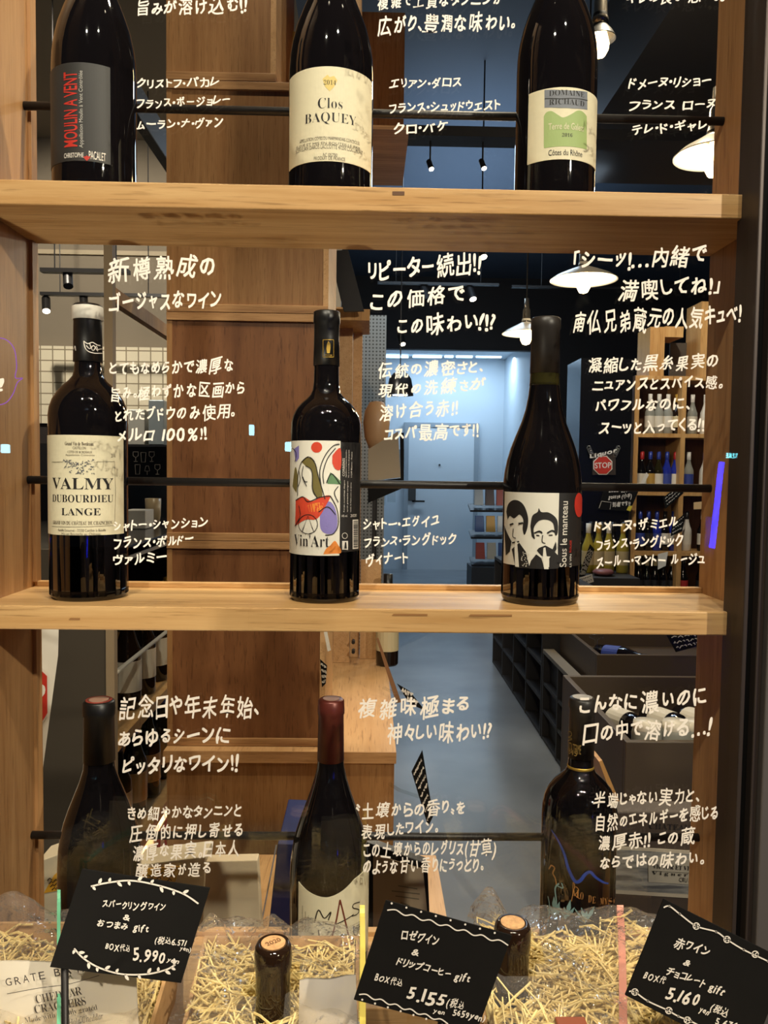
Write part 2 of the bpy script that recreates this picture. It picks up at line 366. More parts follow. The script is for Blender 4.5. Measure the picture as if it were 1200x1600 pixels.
# ---------------------------------------------------------------- handwriting on the pane
YW = YG-.0006
notes = [
 ('top of left red wine', [("旨みが溶け込む!!",216,25,386,19,27)]),
 ('name beside black and red label', [("クリストフ・パカレ",214,140,343,136,19),("フランス・ボージョレー",214,172,360,164,19),("ムーラン・ナ・ヴァン",214,204,350,200,20)]),
 ('top middle', [("複雑で上質なタンニンが",590,14,787,8,25),("広がり、豊潤な味わい。",590,53,806,47,30)]),
 ('name beside cream label', [("エリアン・ダロス",609,140,721,137,19),("フランス・シュッドウェスト",608,178,782,173,20),("クロ・バケ",615,212,700,206,20)]),
 ('top right', [("キレの良い思い。。",978,6,1132,4,22)]),
 ('name beside green hill label', [("ドメーヌ・リショー",983,141,1112,135,20),("フランス ローヌ",983,175,1118,171,20),("テレ・ド・ギャレ",988,213,1105,203,20)]),
 ('headline beside left middle bottle', [("新樽熟成の",170,437,338,431,38),("ゴージャスなワイン",171,487,346,482,33)]),
 ('description beside left middle bottle', [("とてもなめらかで濃厚な",172,588,365,582,25),("旨み。極わずかな区画から",174,627,383,617,25),("とれたブドウのみ使用。",180,660,368,652,24),("メルロ 100%!!",184,692,323,687,24)]),
 ('name beside left middle bottle', [("シャトー・シャンション",178,832,325,824,20),("フランス・ボルドー",178,859,303,851,21),("ヴァルミー",178,887,262,880,22)]),
 ('headline beside centre bottle', [("リピーター続出!!",577,440,752,426,36),("この価格で",580,486,728,473,32),("この味わい!!?",622,525,774,515,32)]),
 ('description beside centre bottle', [("伝統の濃密さと、",590,590,755,584,24),("現代の洗練さが",592,620,757,611,24),("溶け合う赤!!",593,655,716,648,26),("コスパ最高です!!",602,690,748,681,25)]),
 ('name beside centre bottle', [("シャトー・エグイユ",568,830,687,823,21),("フランス・ラングドック",570,857,713,851,21),("ヴィナート",573,886,638,880,22)]),
 ('headline at right of middle shelf', [("「シーッ!…内緒で",897,424,1105,413,34),("満喫してね!」",968,469,1125,458,32),("南仏兄弟蔵元の人気キュベ!",897,520,1158,506,36)]),
 ('description at right of middle shelf', [("凝縮した黒糸果実の",920,583,1122,575,26),("ニュアンスとスパイス感。",927,613,1130,607,24),("パワフルなのに、",930,645,1078,641,24),("スーッと入ってくる!!",937,681,1100,673,24)]),
 ('name at right of middle shelf', [("ドメーヌ・ザミエル",930,834,1060,825,22),("フランス・ラングドック",932,862,1068,853,22),("スールー・マントー ルージュ",932,888,1102,882,22)]),
 ('headline beside left lower bottle', [("記念日や年末年始、",187,1120,405,1118,35),("あらゆるシーンに",186,1168,360,1162,32),("ピッタリなワイン!!",193,1213,373,1205,32)]),
 ('description beside left lower bottle', [("きめ細やかなタンニンと",200,1283,378,1277,24),("圧倒的に押し寄せる",202,1312,380,1308,26),("濃厚な果実。日本人",208,1343,375,1337,27),("醸造家が造る",212,1370,330,1366,22)]),
 ('headline beside dark red capsule', [("複雑味極まる",560,1120,732,1116,33),("神々しい味わい!?",606,1161,767,1155,32)]),
 ('description beside dark red capsule', [("〝土壌からの香り〟を",556,1280,727,1273,27),("表現したワイン。",565,1310,685,1303,25),("この土壌からのレグリス(甘草)",568,1339,775,1336,26),("のような甘い香りにうっとり。",568,1366,755,1362,26)]),
 ('headline beside right lower bottle', [("こんなに濃いのに",905,1118,1105,1102,33),("口の中で溶ける…!",912,1161,1112,1148,34)]),
 ('description beside right lower bottle', [("半端じゃない実力と、",928,1263,1092,1253,26),("自然のエネルギーを感じる",932,1298,1122,1279,26),("濃厚赤!! この蔵",935,1329,1087,1318,26),("ならではの味わい。",938,1360,1100,1352,26)]),
]
for i, (nm, lines) in enumerate(notes):
    mb = MB(); rnd = random.Random(100+i)
    for s, x0, y0, x1, y1, h in lines: write(mb, s, x0, y0, x1, y1, h, YW, rnd)
    o = mb.build('handwritten_note', PEN, pane); o['label'] = 'white handwritten note on the glass, ' + nm
mb = MB(); ink(mb, curve([(-12,528),(8,530),(22,545),(26,572),(24,590),(35,591),(27,598),(20,616),(8,630),(-12,634)],10), 1.6, YW)
o = mb.build('drawn_speech_bubble', mat('purple_marker', (120,70,170), .6), pane); o['label'] = 'thin purple speech bubble outline at left edge'
mb = MB(); write(mb, '!', 1, 611, 7, 610, 26, YW, random.Random(3)); mb.build('handwritten_note', PEN, pane)

# ================================================================ DISPLAY SHELF AND ITS BOTTLES
XL, XR, YB, YP, YF = -.3582, .3676, .8721, .7995, .743
unit = thing('display_shelf', (0,.81,.70), 'oak window display shelf unit of boards with black guard rods standing behind the glass', 'shelf')
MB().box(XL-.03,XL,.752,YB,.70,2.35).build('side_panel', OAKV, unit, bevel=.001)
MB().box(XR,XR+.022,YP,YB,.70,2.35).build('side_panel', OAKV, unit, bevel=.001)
shelf_objs = []
for zt, zb, (cx, cy) in ((Z(.2576),Z(.2353),(1176.5,320)), (Z(-.1305),Z(-.153),(1148.5,972)), (Z(-.519),Z(-.542),(1125,1610))):
    fx = at(cx,cy,YF).x
    pl = [(XL-.03,YF),(fx,YF),(XR,YP+.002),(XR,YB),(XL-.03,YB)]
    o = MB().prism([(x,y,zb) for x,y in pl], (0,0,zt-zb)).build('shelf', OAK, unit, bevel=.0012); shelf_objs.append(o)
kn = mat('wood_filler', (150,104,58), .6)
for xa, xb, y in ((612,668,960.5),(732,800,961.5),(107,125,967)):
    mb = MB(); inkpoly(mb, [(xa,y+1.5),(xa+3,y-1.5),(xb,y-1.2),(xb,y+1.8)], YF-.0004); mb.build('wood_filler_patch', kn, shelf_objs[1])
mb = MB(); inkpoly(mb, [(613,305),(613,299),(632,299),(632,305)], YF-.0004); mb.build('wood_filler_patch', mat('dark_knot', (96,62,34), .6), shelf_objs[0])
for zt in (Z(.2576),Z(-.1305),Z(-.519)):
    MB().box(XL,XR,.862,YB,zt,zt+.0055).build('back_lip', OAK, unit, bevel=.0008)
for z0, z1 in ((Z(.263),2.35),(Z(-.125),Z(.2353)),(Z(-.514),Z(-.153))):
    MB().box(XL,XL+.0035,.858,YB,z0,z1).build('back_stop', OAKV, unit)
for r in (.369,-.0157,-.3991):
    MB().tube([(XL,.85,Z(r)),(XR,.85,Z(r))], .0043, 16).build('guard_rod', STEEL, unit, smooth=True)

class Bottle:
    def __init__(s, name, label, cx, ymid, cy, base, body, bodymat=DARKGLASS, cat='bottle', group=None, n=64):
        s.cy = cy; s.base = base; p = at(cx,ymid,cy); s.x = p.x; s.cpx = cx
        s.root = thing(name, (s.x,cy,base), label, cat, group)
        s.sc = (at(cx+1,ymid,cy)-p).x
        pts = s.pr(body); R0 = pts[-1][0]; s.R = R0
        # body is listed top -> bottom; add base
        pts = [q if q else None for q in pts]
        pts += [(R0,.010),(R0*.985,.004),(R0*.93,0),(R0*.55,0),(0,.008)]
        MB().lathe(pts,(s.x,cy,base),n).build('glass_body', bodymat, s.root, smooth=True)
    def pr(s, lst):
        out = []
        for q in lst:
            if q is None: out.append(None)
            else: out.append((q[1]*s.sc, at(s.cpx,q[0],s.cy).z - s.base))
        return out
    def ring(s, name, lst, m, parent=None, n=56):
        return MB().lathe(s.pr(lst),(s.x,s.cy,s.base),n).build(name, m, parent or s.root, smooth=True)
    def uv(s, px, py, R0=None):
        R0 = R0 or s.R; th = 0
        for _ in range(4):
            p = at(px,py,s.cy-R0*cos(th)); th = asin(max(-.9999,min(.9999,(p.x-s.x)/R0)))
        return th*R0, at(px,py,s.cy-R0*cos(th)).z - s.base
    def w(s, u, v, lift, R0=None):
        R0 = R0 or s.R; th = u/R0; r = R0+lift
        return (s.x+r*sin(th), s.cy-r*cos(th), s.base+v)
    def label(s, u0, u1, v0, v1, m, top=None, n=40, lift=.0004, name='label', parent=None, R0=None):
        mb = MB(); T = top or (lambda t: v1); P = []
        for lf in (lift, -.0006):
            for i in range(n+1):
                t = i/n; u = u0+(u1-u0)*t; P += [s.w(u,v0,lf,R0), s.w(u,T(t),lf,R0)]
        k = 2*(n+1); F = []
        for i in range(n):
            a = 2*i; F += [(a,a+2,a+3,a+1),(k+a,k+a+1,k+a+3,k+a+2),(a,k+a,k+a+2,a+2),(a+1,a+3,k+a+3,k+a+1)]
        F += [(0,1,k+1,k),(k-2,2*k-2,2*k-1,k-1)]
        return mb.add(P,F).build(name, m, parent or s.root)
    def wrap(s, mb, v2, f, lift, R0=None):     # lay flat shapes (u, v) on the bottle, cutting long faces first
        import bmesh
        if not v2: return
        bm = bmesh.new(); vs = [bm.verts.new((a,b,0)) for a,b in v2]
        for q in f:
            try: bm.faces.new([vs[i] for i in q])
            except ValueError: pass
        bmesh.ops.triangulate(bm, faces=bm.faces[:])
        for _ in range(4):
            e = [e for e in bm.edges if abs(e.verts[0].co.x-e.verts[1].co.x) > .004]
            if not e: break
            bmesh.ops.subdivide_edges(bm, edges=e, cuts=1); bmesh.ops.triangulate(bm, faces=bm.faces[:])
        bm.verts.ensure_lookup_table(); bm.verts.index_update()
        mb.add([s.w(p.co.x,p.co.y,lift,R0) for p in bm.verts], [tuple(q.index for q in g.verts) for g in bm.faces]); bm.free()
    def text(s, mb, st, x0, y0, x1, y1, lift=.0007, off=0., vert=False, R0=None):   # (x0,y0) lower left, (x1,y1) upper right as sighted
        u0, v0 = s.uv(x0,y0,R0); u1, v1 = s.uv(x1,y1,R0)
        if vert:
            V, F = fit(st, 0, 0, v1-v0, u1-u0, off); V = [(u1-b, v0+a) for a,b in V]
        else: V, F = fit(st, u0, v0, u1, v1, off)
        s.wrap(mb, V, F, lift, R0)
    def poly(s, mb, pts, lift=.0006, R0=None): s.wrap(mb, [s.uv(x,y,R0) for x,y in pts], [tuple(range(len(pts)))], lift, R0)
    def line(s, mb, pts, w, lift=.0008, R0=None):
        v, f = stroke2([s.uv(x,y,R0) for x,y in pts], [q*s.sc for q in w] if isinstance(w,(list,tuple)) else w*s.sc); s.wrap(mb, v, f, lift, R0)
CYB = .800
# --- top shelf, left
b = Bottle('wine_bottle', 'dark wine bottle with red upright lettering on charcoal label, left on top shelf', 148, 200, CYB, Z(.2576),
    [(-175,17),(-172,18),None,(-70,20),(-45,24),(-20,31),(0,37),(25,47),(50,55),(75,60),(95,62.5),(120,63.5),(280,63.5)])
b.ring('capsule', [(-182,0),(-182,18),(-180,20),(-160,20),None,(-158,19),(-95,19.8)], BLACKCAP)
l0, v0 = b.uv(96,254); l1, v1 = b.uv(172,106)
lab = b.label(-b.R*1.35, l1, v0, v1, mat('charcoal_label', (46,44,42), .55))
mb = MB(); b.text(mb, 'MOULIN A VENT', 101, 231, 121, 112, vert=True, off=.012); b.poly(mb, [(132,248),(136,243),(140,248),(136,252)], .0009); b.poly(mb, [(130,245),(142,245),(138,250),(134,250)], .0008)
mb.build('red_lettering', RED, lab)
mb = MB(); b.text(mb, 'Appellation Moulin à Vent Contrôlée', 124, 231, 131, 111, vert=True); mb.build('grey_lettering', mat('pale_grey_ink', (190,186,178), .6), lab)
mb = MB(); b.text(mb, 'CHRISTOPHE', 101, 248, 131, 239, off=.01); b.text(mb, 'PACALET', 139, 249, 165, 240, off=.01); mb.build('white_lettering', PEN, lab)
# --- top shelf, middle
b = Bottle('wine_bottle', 'dark wine bottle with large cream label and small gold leaf mark, middle of top shelf', 517, 200, CYB, Z(.2576),
    [(-175,17),(-172,18),None,(-70,20),(-45,24),(-20,30),(0,36),(25,46),(50,55),(75,61),(95,64),(120,65.5),(285,65.5)])
b.ring('capsule', [(-182,0),(-182,18),(-180,20),(-160,20),None,(-158,19),(-95,19.8)], BLACKCAP)
_, v0 = b.uv(517,252); _, v1 = b.uv(517,104)
lab = b.label(-b.R*1.25, b.R*1.3, v0, v1, CREAM)
mb = MB()
for s_, q in (('2014',(506,133,525,126)),('Clos',(497,170,535,155)),('BAQUEY',(477,198,556,183))): b.text(mb, serif(s_), *q, off=-.014)
mb.build('lettering', INK, lab)
mb = MB()
for s_, q in (('APPELLATION CÔTES DU MARMANDAIS CONTRÔLÉE',(469,225,561,221)),('ÉLEVÉ ET MIS EN BOUTEILLE PAR',(464,234,562,230)),('SCEA ELIAN DAROS LACCOTTE 47250 COCUMONT',(463,241,566,237)),('N° 05790',(505,245,527,240)),('PRODUIT DE FRANCE',(491,251,539,247))): b.text(mb, s_, *q)
mb.build('small_print', GREYINK, lab)
mb = MB(); b.poly(mb, [(504,124),(512,117),(515,121),(522,119),(527,126),(522,136),(515,143),(508,136)], .0006); mb.build('gold_leaf_mark', mat('pale_gold', (226,200,120), .6), lab)
# --- top shelf, right
b = Bottle('wine_bottle', 'dark wine bottle with green hill label and grey header, right on top shelf', 868, 200, CYB, Z(.2576),
    [(-175,17),(-172,18),None,(-70,20),(-45,24),(-20,30),(0,36),(25,46),(50,54),(75,59),(95,61),(120,61.5),(285,61.5)])
b.ring('capsule', [(-182,0),(-182,18),(-180,20),(-160,20),None,(-158,19),(-95,19.8)], BLACKCAP)
l0, v0 = b.uv(824,258); _, v1 = b.uv(868,137)
lab = b.label(l0, b.R*1.3, v0, v1, CREAM)
mb = MB(); b.poly(mb, [(851,169),(851,141),(875,141),(895,142),(917,144),(917,172),(895,170),(875,169)]); mb.build('grey_header', mat('slate_print', (122,126,134), .6), lab)
mb = MB(); b.text(mb, 'Côtes du Rhône', 857, 244, 909, 237); b.text(mb, serif('2016'), 878, 214, 894, 209)
mb.build('lettering', INK, lab)
mb = MB(); b.text(mb, serif('DOMAINE'), 858, 151, 912, 145, .0009, off=-.012); b.line(mb, [(852,154.5),(875,155),(917,157.5)], .8, .0009); b.text(mb, serif('RICHAUD'), 858, 165, 912, 159, .0009, off=-.012); mb.build('header_lettering', INK, lab)
mb = MB(); top = curve([(850,182),(854,176),(862,174),(872,180),(880,184),(892,179),(902,173),(910,175),(916,182)],4); b.poly(mb, [(850,232)]+top+[(916,234)]); mb.build('green_hill_print', mat('hill_green', (158,178,112), .6), lab)
mb = MB(); b.text(mb, 'Terre de Galets', 857, 204, 911, 196, .0009); mb.build('pale_lettering', CREAM, lab)
# --- middle shelf, left
b = Bottle('wine_bottle', 'square-shouldered wine bottle with cream serif-lettered label and white capsule ring, left on middle shelf', 139, 800, CYB, Z(-.1305),
    [(482,19),(485,19.5),None,(565,19.5),(580,21),(588,23),(596,29),(603,37),(612,45),(625,53),(638,57.5),(650,59),(925,59)])
b.ring('capsule', [(476,0),(476,19),(478,21.5),(499,22.5),(501,21.5),(503,21),(566,22),(566,20)], BLACKCAP)
b.ring('white_seal_ring', [(479.5,21.6),(480,23.0),(481,23.2),(499.5,23.5),(501,21)], WHITE)
_, v0 = b.uv(139,836.5); _, v1 = b.uv(139,680)
lab = b.label(-b.R*1.4, b.R*1.36, v0, v1, CREAM)
mb = MB()
for s_, q, k in (('VALMY',(83,764,180,747),-.004),('DUBOURDIEU',(83,784,179,773),-.004),('LANGE',(97,805,157,794),-.004)): b.text(mb, serif(s_), *q, off=k)
mb.build('lettering', INK, lab)
mb = MB()
for s_, q in (('GRAND VIN DU CHÂTEAU DE CHAINCHON',(84,819,176,812)),('Grand Vin de Bordeaux',(102,696,146,691)),('Mis en Bouteille au Château',(97,836,157,832)),('Famille Estournet - 33350 Castillon la Bataille',(92,830,165,826)),('CÔTES DE BORDEAUX',(106,708,144,704)),('CASTILLON',(114,702,134,698)),('2016',(174,715,186,709)),('Appellation Contrôlée',(103,713,148,710))): b.text(mb, serif(s_) if s_[0]=='G' else s_, *q)
b.line(mb, [(82,722),(99,722)], .6); b.line(mb, [(150,722),(188,721)], .6); b.line(mb, [(82,822.5),(139,823),(188,821)], .6); b.line(mb, [(188,721),(189,770),(188,821)], .5)
mb.build('small_print', mat('brown_grey_ink', (92,80,64), .6), lab)
mb = MB(); rn = random.Random(5)
for k in range(130):
    x, y = rn.uniform(101,147), rn.uniform(719,741)
    if (y > 731 and (x < 108 or 113 < x < 118 or 131 < x < 137)) or (y < 722 and 113 < x < 135): continue
    b.line(mb, curve([(x,y),(x+rn.uniform(-2,2),y-rn.uniform(0,2)),(x+rn.uniform(-3,3),y+rn.uniform(-1,2))],3), .8)
mb.build('vine_engraving', mat('blue_grey_ink', (96,98,104), .6), lab)
mb = MB(); RC = 21.6*b.sc
for pts in ([(131,533),(137,537),(144,535),(150,538),(158,540)],[(131,533),(133,543),(138,549),(148,552),(160,552)],[(135,540),(140,545),(146,540),(152,547),(159,545)],[(140,537),(145,548),(151,541),(156,549)],[(116,546),(118,541),(119,548)]):
    b.line(mb, curve(pts,4), 1.4, .0006, RC)
mb.build('white_wing_emblem', PEN, b.root)
# --- middle shelf, centre
b = Bottle('wine_bottle', 'wine bottle with colourful abstract art label and black side label, centre of middle shelf', 508, 800, CYB, Z(-.1305),
    [(492,17.5),(494,18),None,(570,19),(598,19.6),(610,21),(618,25),(625,32),(632,40),(640,46),(650,51),(662,54),(675,54.5),(928,54.5)])
b.ring('capsule', [(487,0),(487,18.5),(488.5,20.5),(505,20.8),(507,19.4),(530,19.6),(572,20.4),(572,18.5)], BLACKCAP)
RC = 20*b.sc; mb = MB()
for pts in ([(505,531),(521,531)],[(505,558),(521,558)],[(505,531),(505,558)],[(521,531),(521,558)]): b.line(mb, pts, .9, .0005, RC)
b.poly(mb, [(511,552),(510,545),(511,537),(513,533),(516,537),(516,545),(515,552)], .0005, RC); b.text(mb, 'VIGNERONS', 507, 556, 519, 554, .0005, R0=RC)
mb.build('gold_emblem', GOLD, b.root)
l0, v0 = b.uv(455,864); l1, v1 = b.uv(532,689); l2, _ = b.uv(561,780)
lab = b.label(-b.R*1.5, l1, v0, v1, mat('white_label', (228,222,208), .55))
for nm, rgb, polys in (
  ('red_shape', (205,66,40), [blob(495,699,8.5,8.5), curve([(463,782),(474,776),(488,783),(502,776),(516,775),(508,792),(500,806),(492,812),(478,812),(462,822)],4), curve([(519,712),(526,703),(532,702),(532,732),(524,733),(519,724)],4)]),
  ('orange_shape', (226,134,52), [curve([(505,866),(509,858),(516,852),(523,845),(529,853),(532,858),(532,864),(520,865)],4), curve([(480,790),(492,786),(505,786),(500,798),(484,800)],4)]),
  ('purple_shape', (132,120,184), [curve([(507,785),(516,784),(524,796),(527,818),(522,832),(510,834),(501,826),(500,806)],4), [(460,702),(468,696),(468,716),(463,722)]]),
  ('olive_shape', (112,100,52), [curve([(472,722),(480,715),(490,720),(497,742),(504,774),(494,776),(488,764),(488,736),(478,728)],4), curve([(458,760),(462,730),(466,745),(464,770)],4)]),
  ('green_shape', (96,134,92), [[(510,752),(516,738),(524,744),(532,752),(532,757),(512,756)]])):
    for k, p in enumerate(polys): mb = MB(); b.poly(mb, p, .0006+.00008*k); mb.build(nm, mat('label_'+nm, rgb, .55), lab)
mb = MB()
for pts in ([(472,722),(467,740),(466,775)],[(472,722),(482,714),(492,722),(498,745),(508,780)],[(478,728),(488,736),(489,764),(496,778)],[(474,745),(477,752),(481,753)],[(463,782),(474,776),(482,784),(500,777),(516,775)],
            [(516,775),(526,795),(528,820),(520,834),(508,836)],[(502,760),(500,735),(508,712),(520,697),(530,694)],[(506,756),(505,738),(512,716),(524,700)],[(510,755),(518,740),(531,757)],[(475,728),(473,744),(480,760)],[(498,800),(512,792),(524,804)],
            [(462,822),(470,806),(468,790)],[(458,700),(464,708),(462,722)],[(528,760),(522,770),(528,785)],[(466,762),(470,750),(468,735)]):
    b.line(mb, curve(pts,5), 1.3, .001)
b.line(mb, [(482+14.5*cos(k*2*pi/28),819+15*sin(k*2*pi/28)) for k in range(29)], 1.0, .001)
b.line(mb, [(473,831),(482,806),(491,831)], 1.0, .001)
b.text(mb, serif("Vin'Art"), 461, 852, 514, 836, .001, off=-.012); mb.build('black_outlines', INK, lab)
back = b.label(l1+.0003, l2+.004, v0+.003, v1-.001, mat('black_label', (34,31,30), .5))
mb = MB()
for s_, q in (('CORBIÈRES',(533.5,744,538,716)),('Appellation Corbières Contrôlée',(539,746,541.5,703)),('Mis en bouteille à la propriété',(543,746,545.5,703)),('11200 Bizanet - France',(547,746,549.5,706)),('Rouge assemblage élégant',(536,800,538.5,750)),('syrah grenache carignan',(541,800,543.5,752)),('notes de fruits noirs et épices',(546,800,548.5,754)),('2020',(546.5,808,556,803)),('14% vol.',(533,808,542,804))): b.text(mb, s_, *q, .0009, vert=(q[3]<780))
b.poly(mb, [(550,858),(550,812),(558.5,811.5),(558.5,857)], .0008); b.line(mb, [(538+4*cos(k*.5),837+4.5*sin(k*.5)) for k in range(14)], .8, .0009); b.poly(mb, [(534,859),(534,845),(543,845),(543,859)], .0008)
mb.build('white_print', PEN, back)
mb = MB(); rn = random.Random(2)
y = 814
while y < 855: h = rn.choice((.7,1.1,1.7)); b.poly(mb, [(551,y),(557.6,y-.3),(557.6,y-.3+h),(551,y+h)], .0011); y += h+rn.choice((.7,1.2))
b.poly(mb, [(537,857),(538,847),(540,847),(541,857)], .0011); mb.build('barcode_bars', INK, back)
# --- middle shelf, right
b = Bottle('wine_bottle', 'sloping-shouldered wine bottle with black and white portrait label, right on middle shelf', 846, 800, CYB, Z(-.1305),
    [(503,19.5),(506,20),None,(580,21.2),(598,22),(620,24.5),(640,28),(660,34),(680,42),(700,49.5),(720,55),(740,58.5),(755,59.8),(928,59.8)])
b.ring('wine_level', [(583,22),(598,22.6),(603,23.1),(604,20)], mat('olive_neck_glass', (48,44,18), .05), n=48)
b.ring('capsule', [(497,0),(497,20.5),(499,22.6),(514,22.8),(516,21.6),(584,22.6),(584,20)], mat('brown_grey_capsule', (46,41,37), .4))
_, v0 = b.uv(846,886); _, v1 = b.uv(846,770); lm, _ = b.uv(872,830)
lab = b.label(-b.R*1.4, lm, v0, v1, mat('white_label', (228,222,208), .55))
mb = MB()
b.poly(mb, curve([(789,800),(795,786),(806,781),(818,788),(825,806),(825,822),(820,836),(817,826),(818,812),(812,804),(804,810),(797,806),(793,812)],4))
b.poly(mb, [(787,820),(794,836),(800,846),(797,862),(788,868)], .0007); b.poly(mb, [(800,858),(812,848),(822,862),(828,888),(806,887),(803,872)], .00065)
b.poly(mb, curve([(829,822),(832,806),(840,800),(842,794),(846,800),(858,801),(870,812),(871,832),(867,836),(864,818),(854,812),(842,814),(834,826),(836,842),(831,838)],4), .0007)
b.poly(mb, [(838,866),(846,872),(849,884),(849,889),(826,888),(830,876)], .00075); b.poly(mb, [(858,889),(858,872),(866,862),(872,868),(872,888)], .0007)
b.poly(mb, [(842,856),(852,852),(863,858),(868,846),(869,858),(862,869),(846,868),(839,860)], .0008)
for pts, w in (([(835,833),(843,830),(847,833)],2.4),([(855,833),(862,829),(867,831)],2.4),([(848,836),(847,846),(852,849)],1.3),([(797,820),(803,818)],2.4),([(811,818),(818,817)],2.4),([(803,826),(802,838),(807,841)],1.4),([(801,848),(812,846)],2.2),([(838,836),(843,837)],1.6),([(857,836),(863,836)],1.6)): b.line(mb, curve(pts,3), w, .00095)
mb.build('black_portraits', INK, lab)
mb = MB(); b.poly(mb, [(806,885),(805,856),(806,846),(809,846),(810,858),(812,886)], .0012); b.poly(mb, [(850,889),(848,872),(849,856),(852,855),(854,870),(857,889)], .0012)
rn = random.Random(9)
for k in range(26): x, y = rn.uniform(815,828), rn.uniform(862,886); b.line(mb, [(x,y),(x+1.2,y+1)], 1, .0013)
mb.build('white_details', MATS['white_label'], lab)
side = b.label(lm+.0002, b.R*1.4, v0, v1, MATS['black_label'])
mb = MB(); b.text(mb, 'Sous le manteau', 873.5, 886, 886.5, 783, .001, off=.008, vert=True); b.text(mb, 'LE VIN', 888.5, 886, 892, 866, .001, vert=True); mb.build('white_lettering', PEN, side)
mb = MB(); b.text(mb, 'ROUGE', 888.5, 863, 892, 844, .001, off=.01, vert=True); mb.build('red_lettering', RED, side)
mb = MB(); b.poly(mb, blob(903.5,789,7,19), .0009); mb.build('red_disc', RED, side)
# --- bottom shelf
b = Bottle('wine_bottle', 'plain dark wine bottle with black capsule behind sparkling wine price card, left on bottom shelf', 156, 1350, CYB, Z(-.519),
    [(1097,19),(1100,20),None,(1180,22.5),(1200,24),(1220,30),(1240,38),(1260,46),(1280,53),(1300,58),(1320,61),(1345,62.5),(1500,62.5)])
b.ring('capsule', [(1093.5,0),(1093.5,21),(1096,24),(1110,24.5),(1116,24.5),(1118,23),(1188,24.2),(1188,22)], BLACKCAP)
zc = at(156,1093.5,CYB).z; MB().lathe([(0,zc+.0006),(15*b.sc,zc+.0006),(15*b.sc,zc-.001)],(b.x,CYB,0),32).build('cap_disc', mat('salmon_disc', (190,150,130), .5), b.root)
MB().lathe([(16*b.sc,zc+.0005),(20*b.sc,zc+.0005),(20.5*b.sc,zc-.001)],(b.x,CYB,0),32).build('cap_rim', mat('red_rim', (150,58,44), .5), b.root)
b = Bottle('wine_bottle', 'dark wine bottle with dark red capsule and scrawled cream label, middle of bottom shelf', 515, 1350, CYB, Z(-.519),
    [(1097,16),(1100,17),None,(1180,19.5),(1198,21),(1215,25),(1235,31),(1255,38),(1275,45.5),(1295,52),(1315,57),(1335,60),(1360,61.5),(1510,61.5)])
b.ring('capsule', [(1091.5,0),(1091.5,17.5),(1094,20),(1108,20.8),(1114,20.8),(1116,19.5),(1187,20.8),(1187,19)], mat('burgundy_capsule', (104,46,38), .35, .3))
zc = at(515,1091.5,CYB).z; MB().lathe([(0,zc+.0006),(13*b.sc,zc+.0006),(13*b.sc,zc-.001)],(b.x,CYB,0),32).build('cap_disc', mat('pink_disc', (178,140,122), .5), b.root)
l0, vb = b.uv(466,1500); _, vt = b.uv(515,1398); dv = b.sc
lab = b.label(l0, b.R*1.45, vb, vt, CREAM, top=lambda t: vt + dv*(10 - 14*sin(pi*min(1,t*1.5)) + (26*max(0,t-.35)**1.2)))
mb = MB()
for pts in ([(492,1440),(498,1421),(507,1434),(517,1424),(513,1437)],[(508,1442),(522,1444),(540,1436),(552,1428)],[(561,1409),(552,1412),(551,1418),(560,1421),(557,1428),(549,1431)],[(498,1452),(500,1470)],[(552,1446),(552,1458),(557,1460),(561,1444),(562,1460)]): b.line(mb, curve(pts,5), 1.6, .0009)
mb.build('black_scrawl', INK, lab)
mb = MB(); b.line(mb, [(519,1462),(526,1434),(531,1405)], 2.2, .001); b.line(mb, [(531,1405),(538,1434),(544,1462)], 2.2, .001); mb.build('brown_letter', mat('rust_ink', (110,44,26), .6), lab)
mb = MB()
for x, y1 in ((473,1415),(477.5,1424),(482,1430)): b.text(mb, 'Produit de France Domaine', x-1, 1455, x+1, y1, vert=True)
mb.build('small_print', GREYINK, lab)
b = Bottle('wine_bottle', 'black wine bottle with gold arched lettering and painted blue flowers, right on bottom shelf', 903, 1350, CYB, Z(-.519),
    [(1096,16),(1098,17),None,(1180,18.6),(1196,19.5),(1205,23),(1212,30),(1220,39),(1230,47),(1242,53),(1258,56.5),(1275,57.5),(1510,57.5)])
b.ring('capsule', [(1089.5,0),(1089.5,17.5),(1092,20),(1104,20.4),(1106,19.2),(1182,20),(1182,18)], mat('charcoal_capsule', (48,44,41), .4))
b.ring('gold_neck_ring', [(1194.5,19.8),(1195,20.3),(1198.5,20.5),(1199,19.6)], GOLD)
zc = at(903,1089.5,CYB).z; MB().lathe([(0,zc+.0006),(11*b.sc,zc+.0006),(15*b.sc,zc+.0006),(15*b.sc,zc-.001)],(b.x,CYB,0),32).build('cap_disc', mat('grey_disc', (120,112,104), .4), b.root)
RC = 19.8*b.sc; mb = MB(); b.text(mb, 'CASTA TERME', 884.5, 1172, 908, 1164, .0007, R0=RC)
b.line(mb, curve([(884,1147),(890,1143),(893,1148),(888,1152),(894,1154)],4), 1.2, .0007, RC); b.line(mb, [(884,1156.5),(894,1155.5)], 1, .0007, RC); b.text(mb, '1845', 886, 1175.5, 902, 1173, .0007, R0=RC)
mb.build('gold_lettering', mat('dull_gold_ink', (150,120,64), .5), b.root)
mb = MB()
for i, ch in enumerate('RIO DE MYST'):
    if ch == ' ': continue
    t = i/10; x = 894+62*t; y = 1396+14*sin(pi*.5*min(1,t*1.35)); hh = 11 if i else 20
    b.text(mb, serif(ch), x, y+3, x+5.2, y+3-hh, .0006, off=-.01)
b.line(mb, curve([(893,1408),(898,1386),(904,1390),(899,1398),(906,1404)],5), 1, .0006); b.line(mb, curve([(856,1358),(861,1352),(867,1356),(864,1364),(868,1372),(870,1384)],5), 2, .0006); mb.build('gold_lettering', mat('bronze_ink', (176,120,62), .5), b.root)
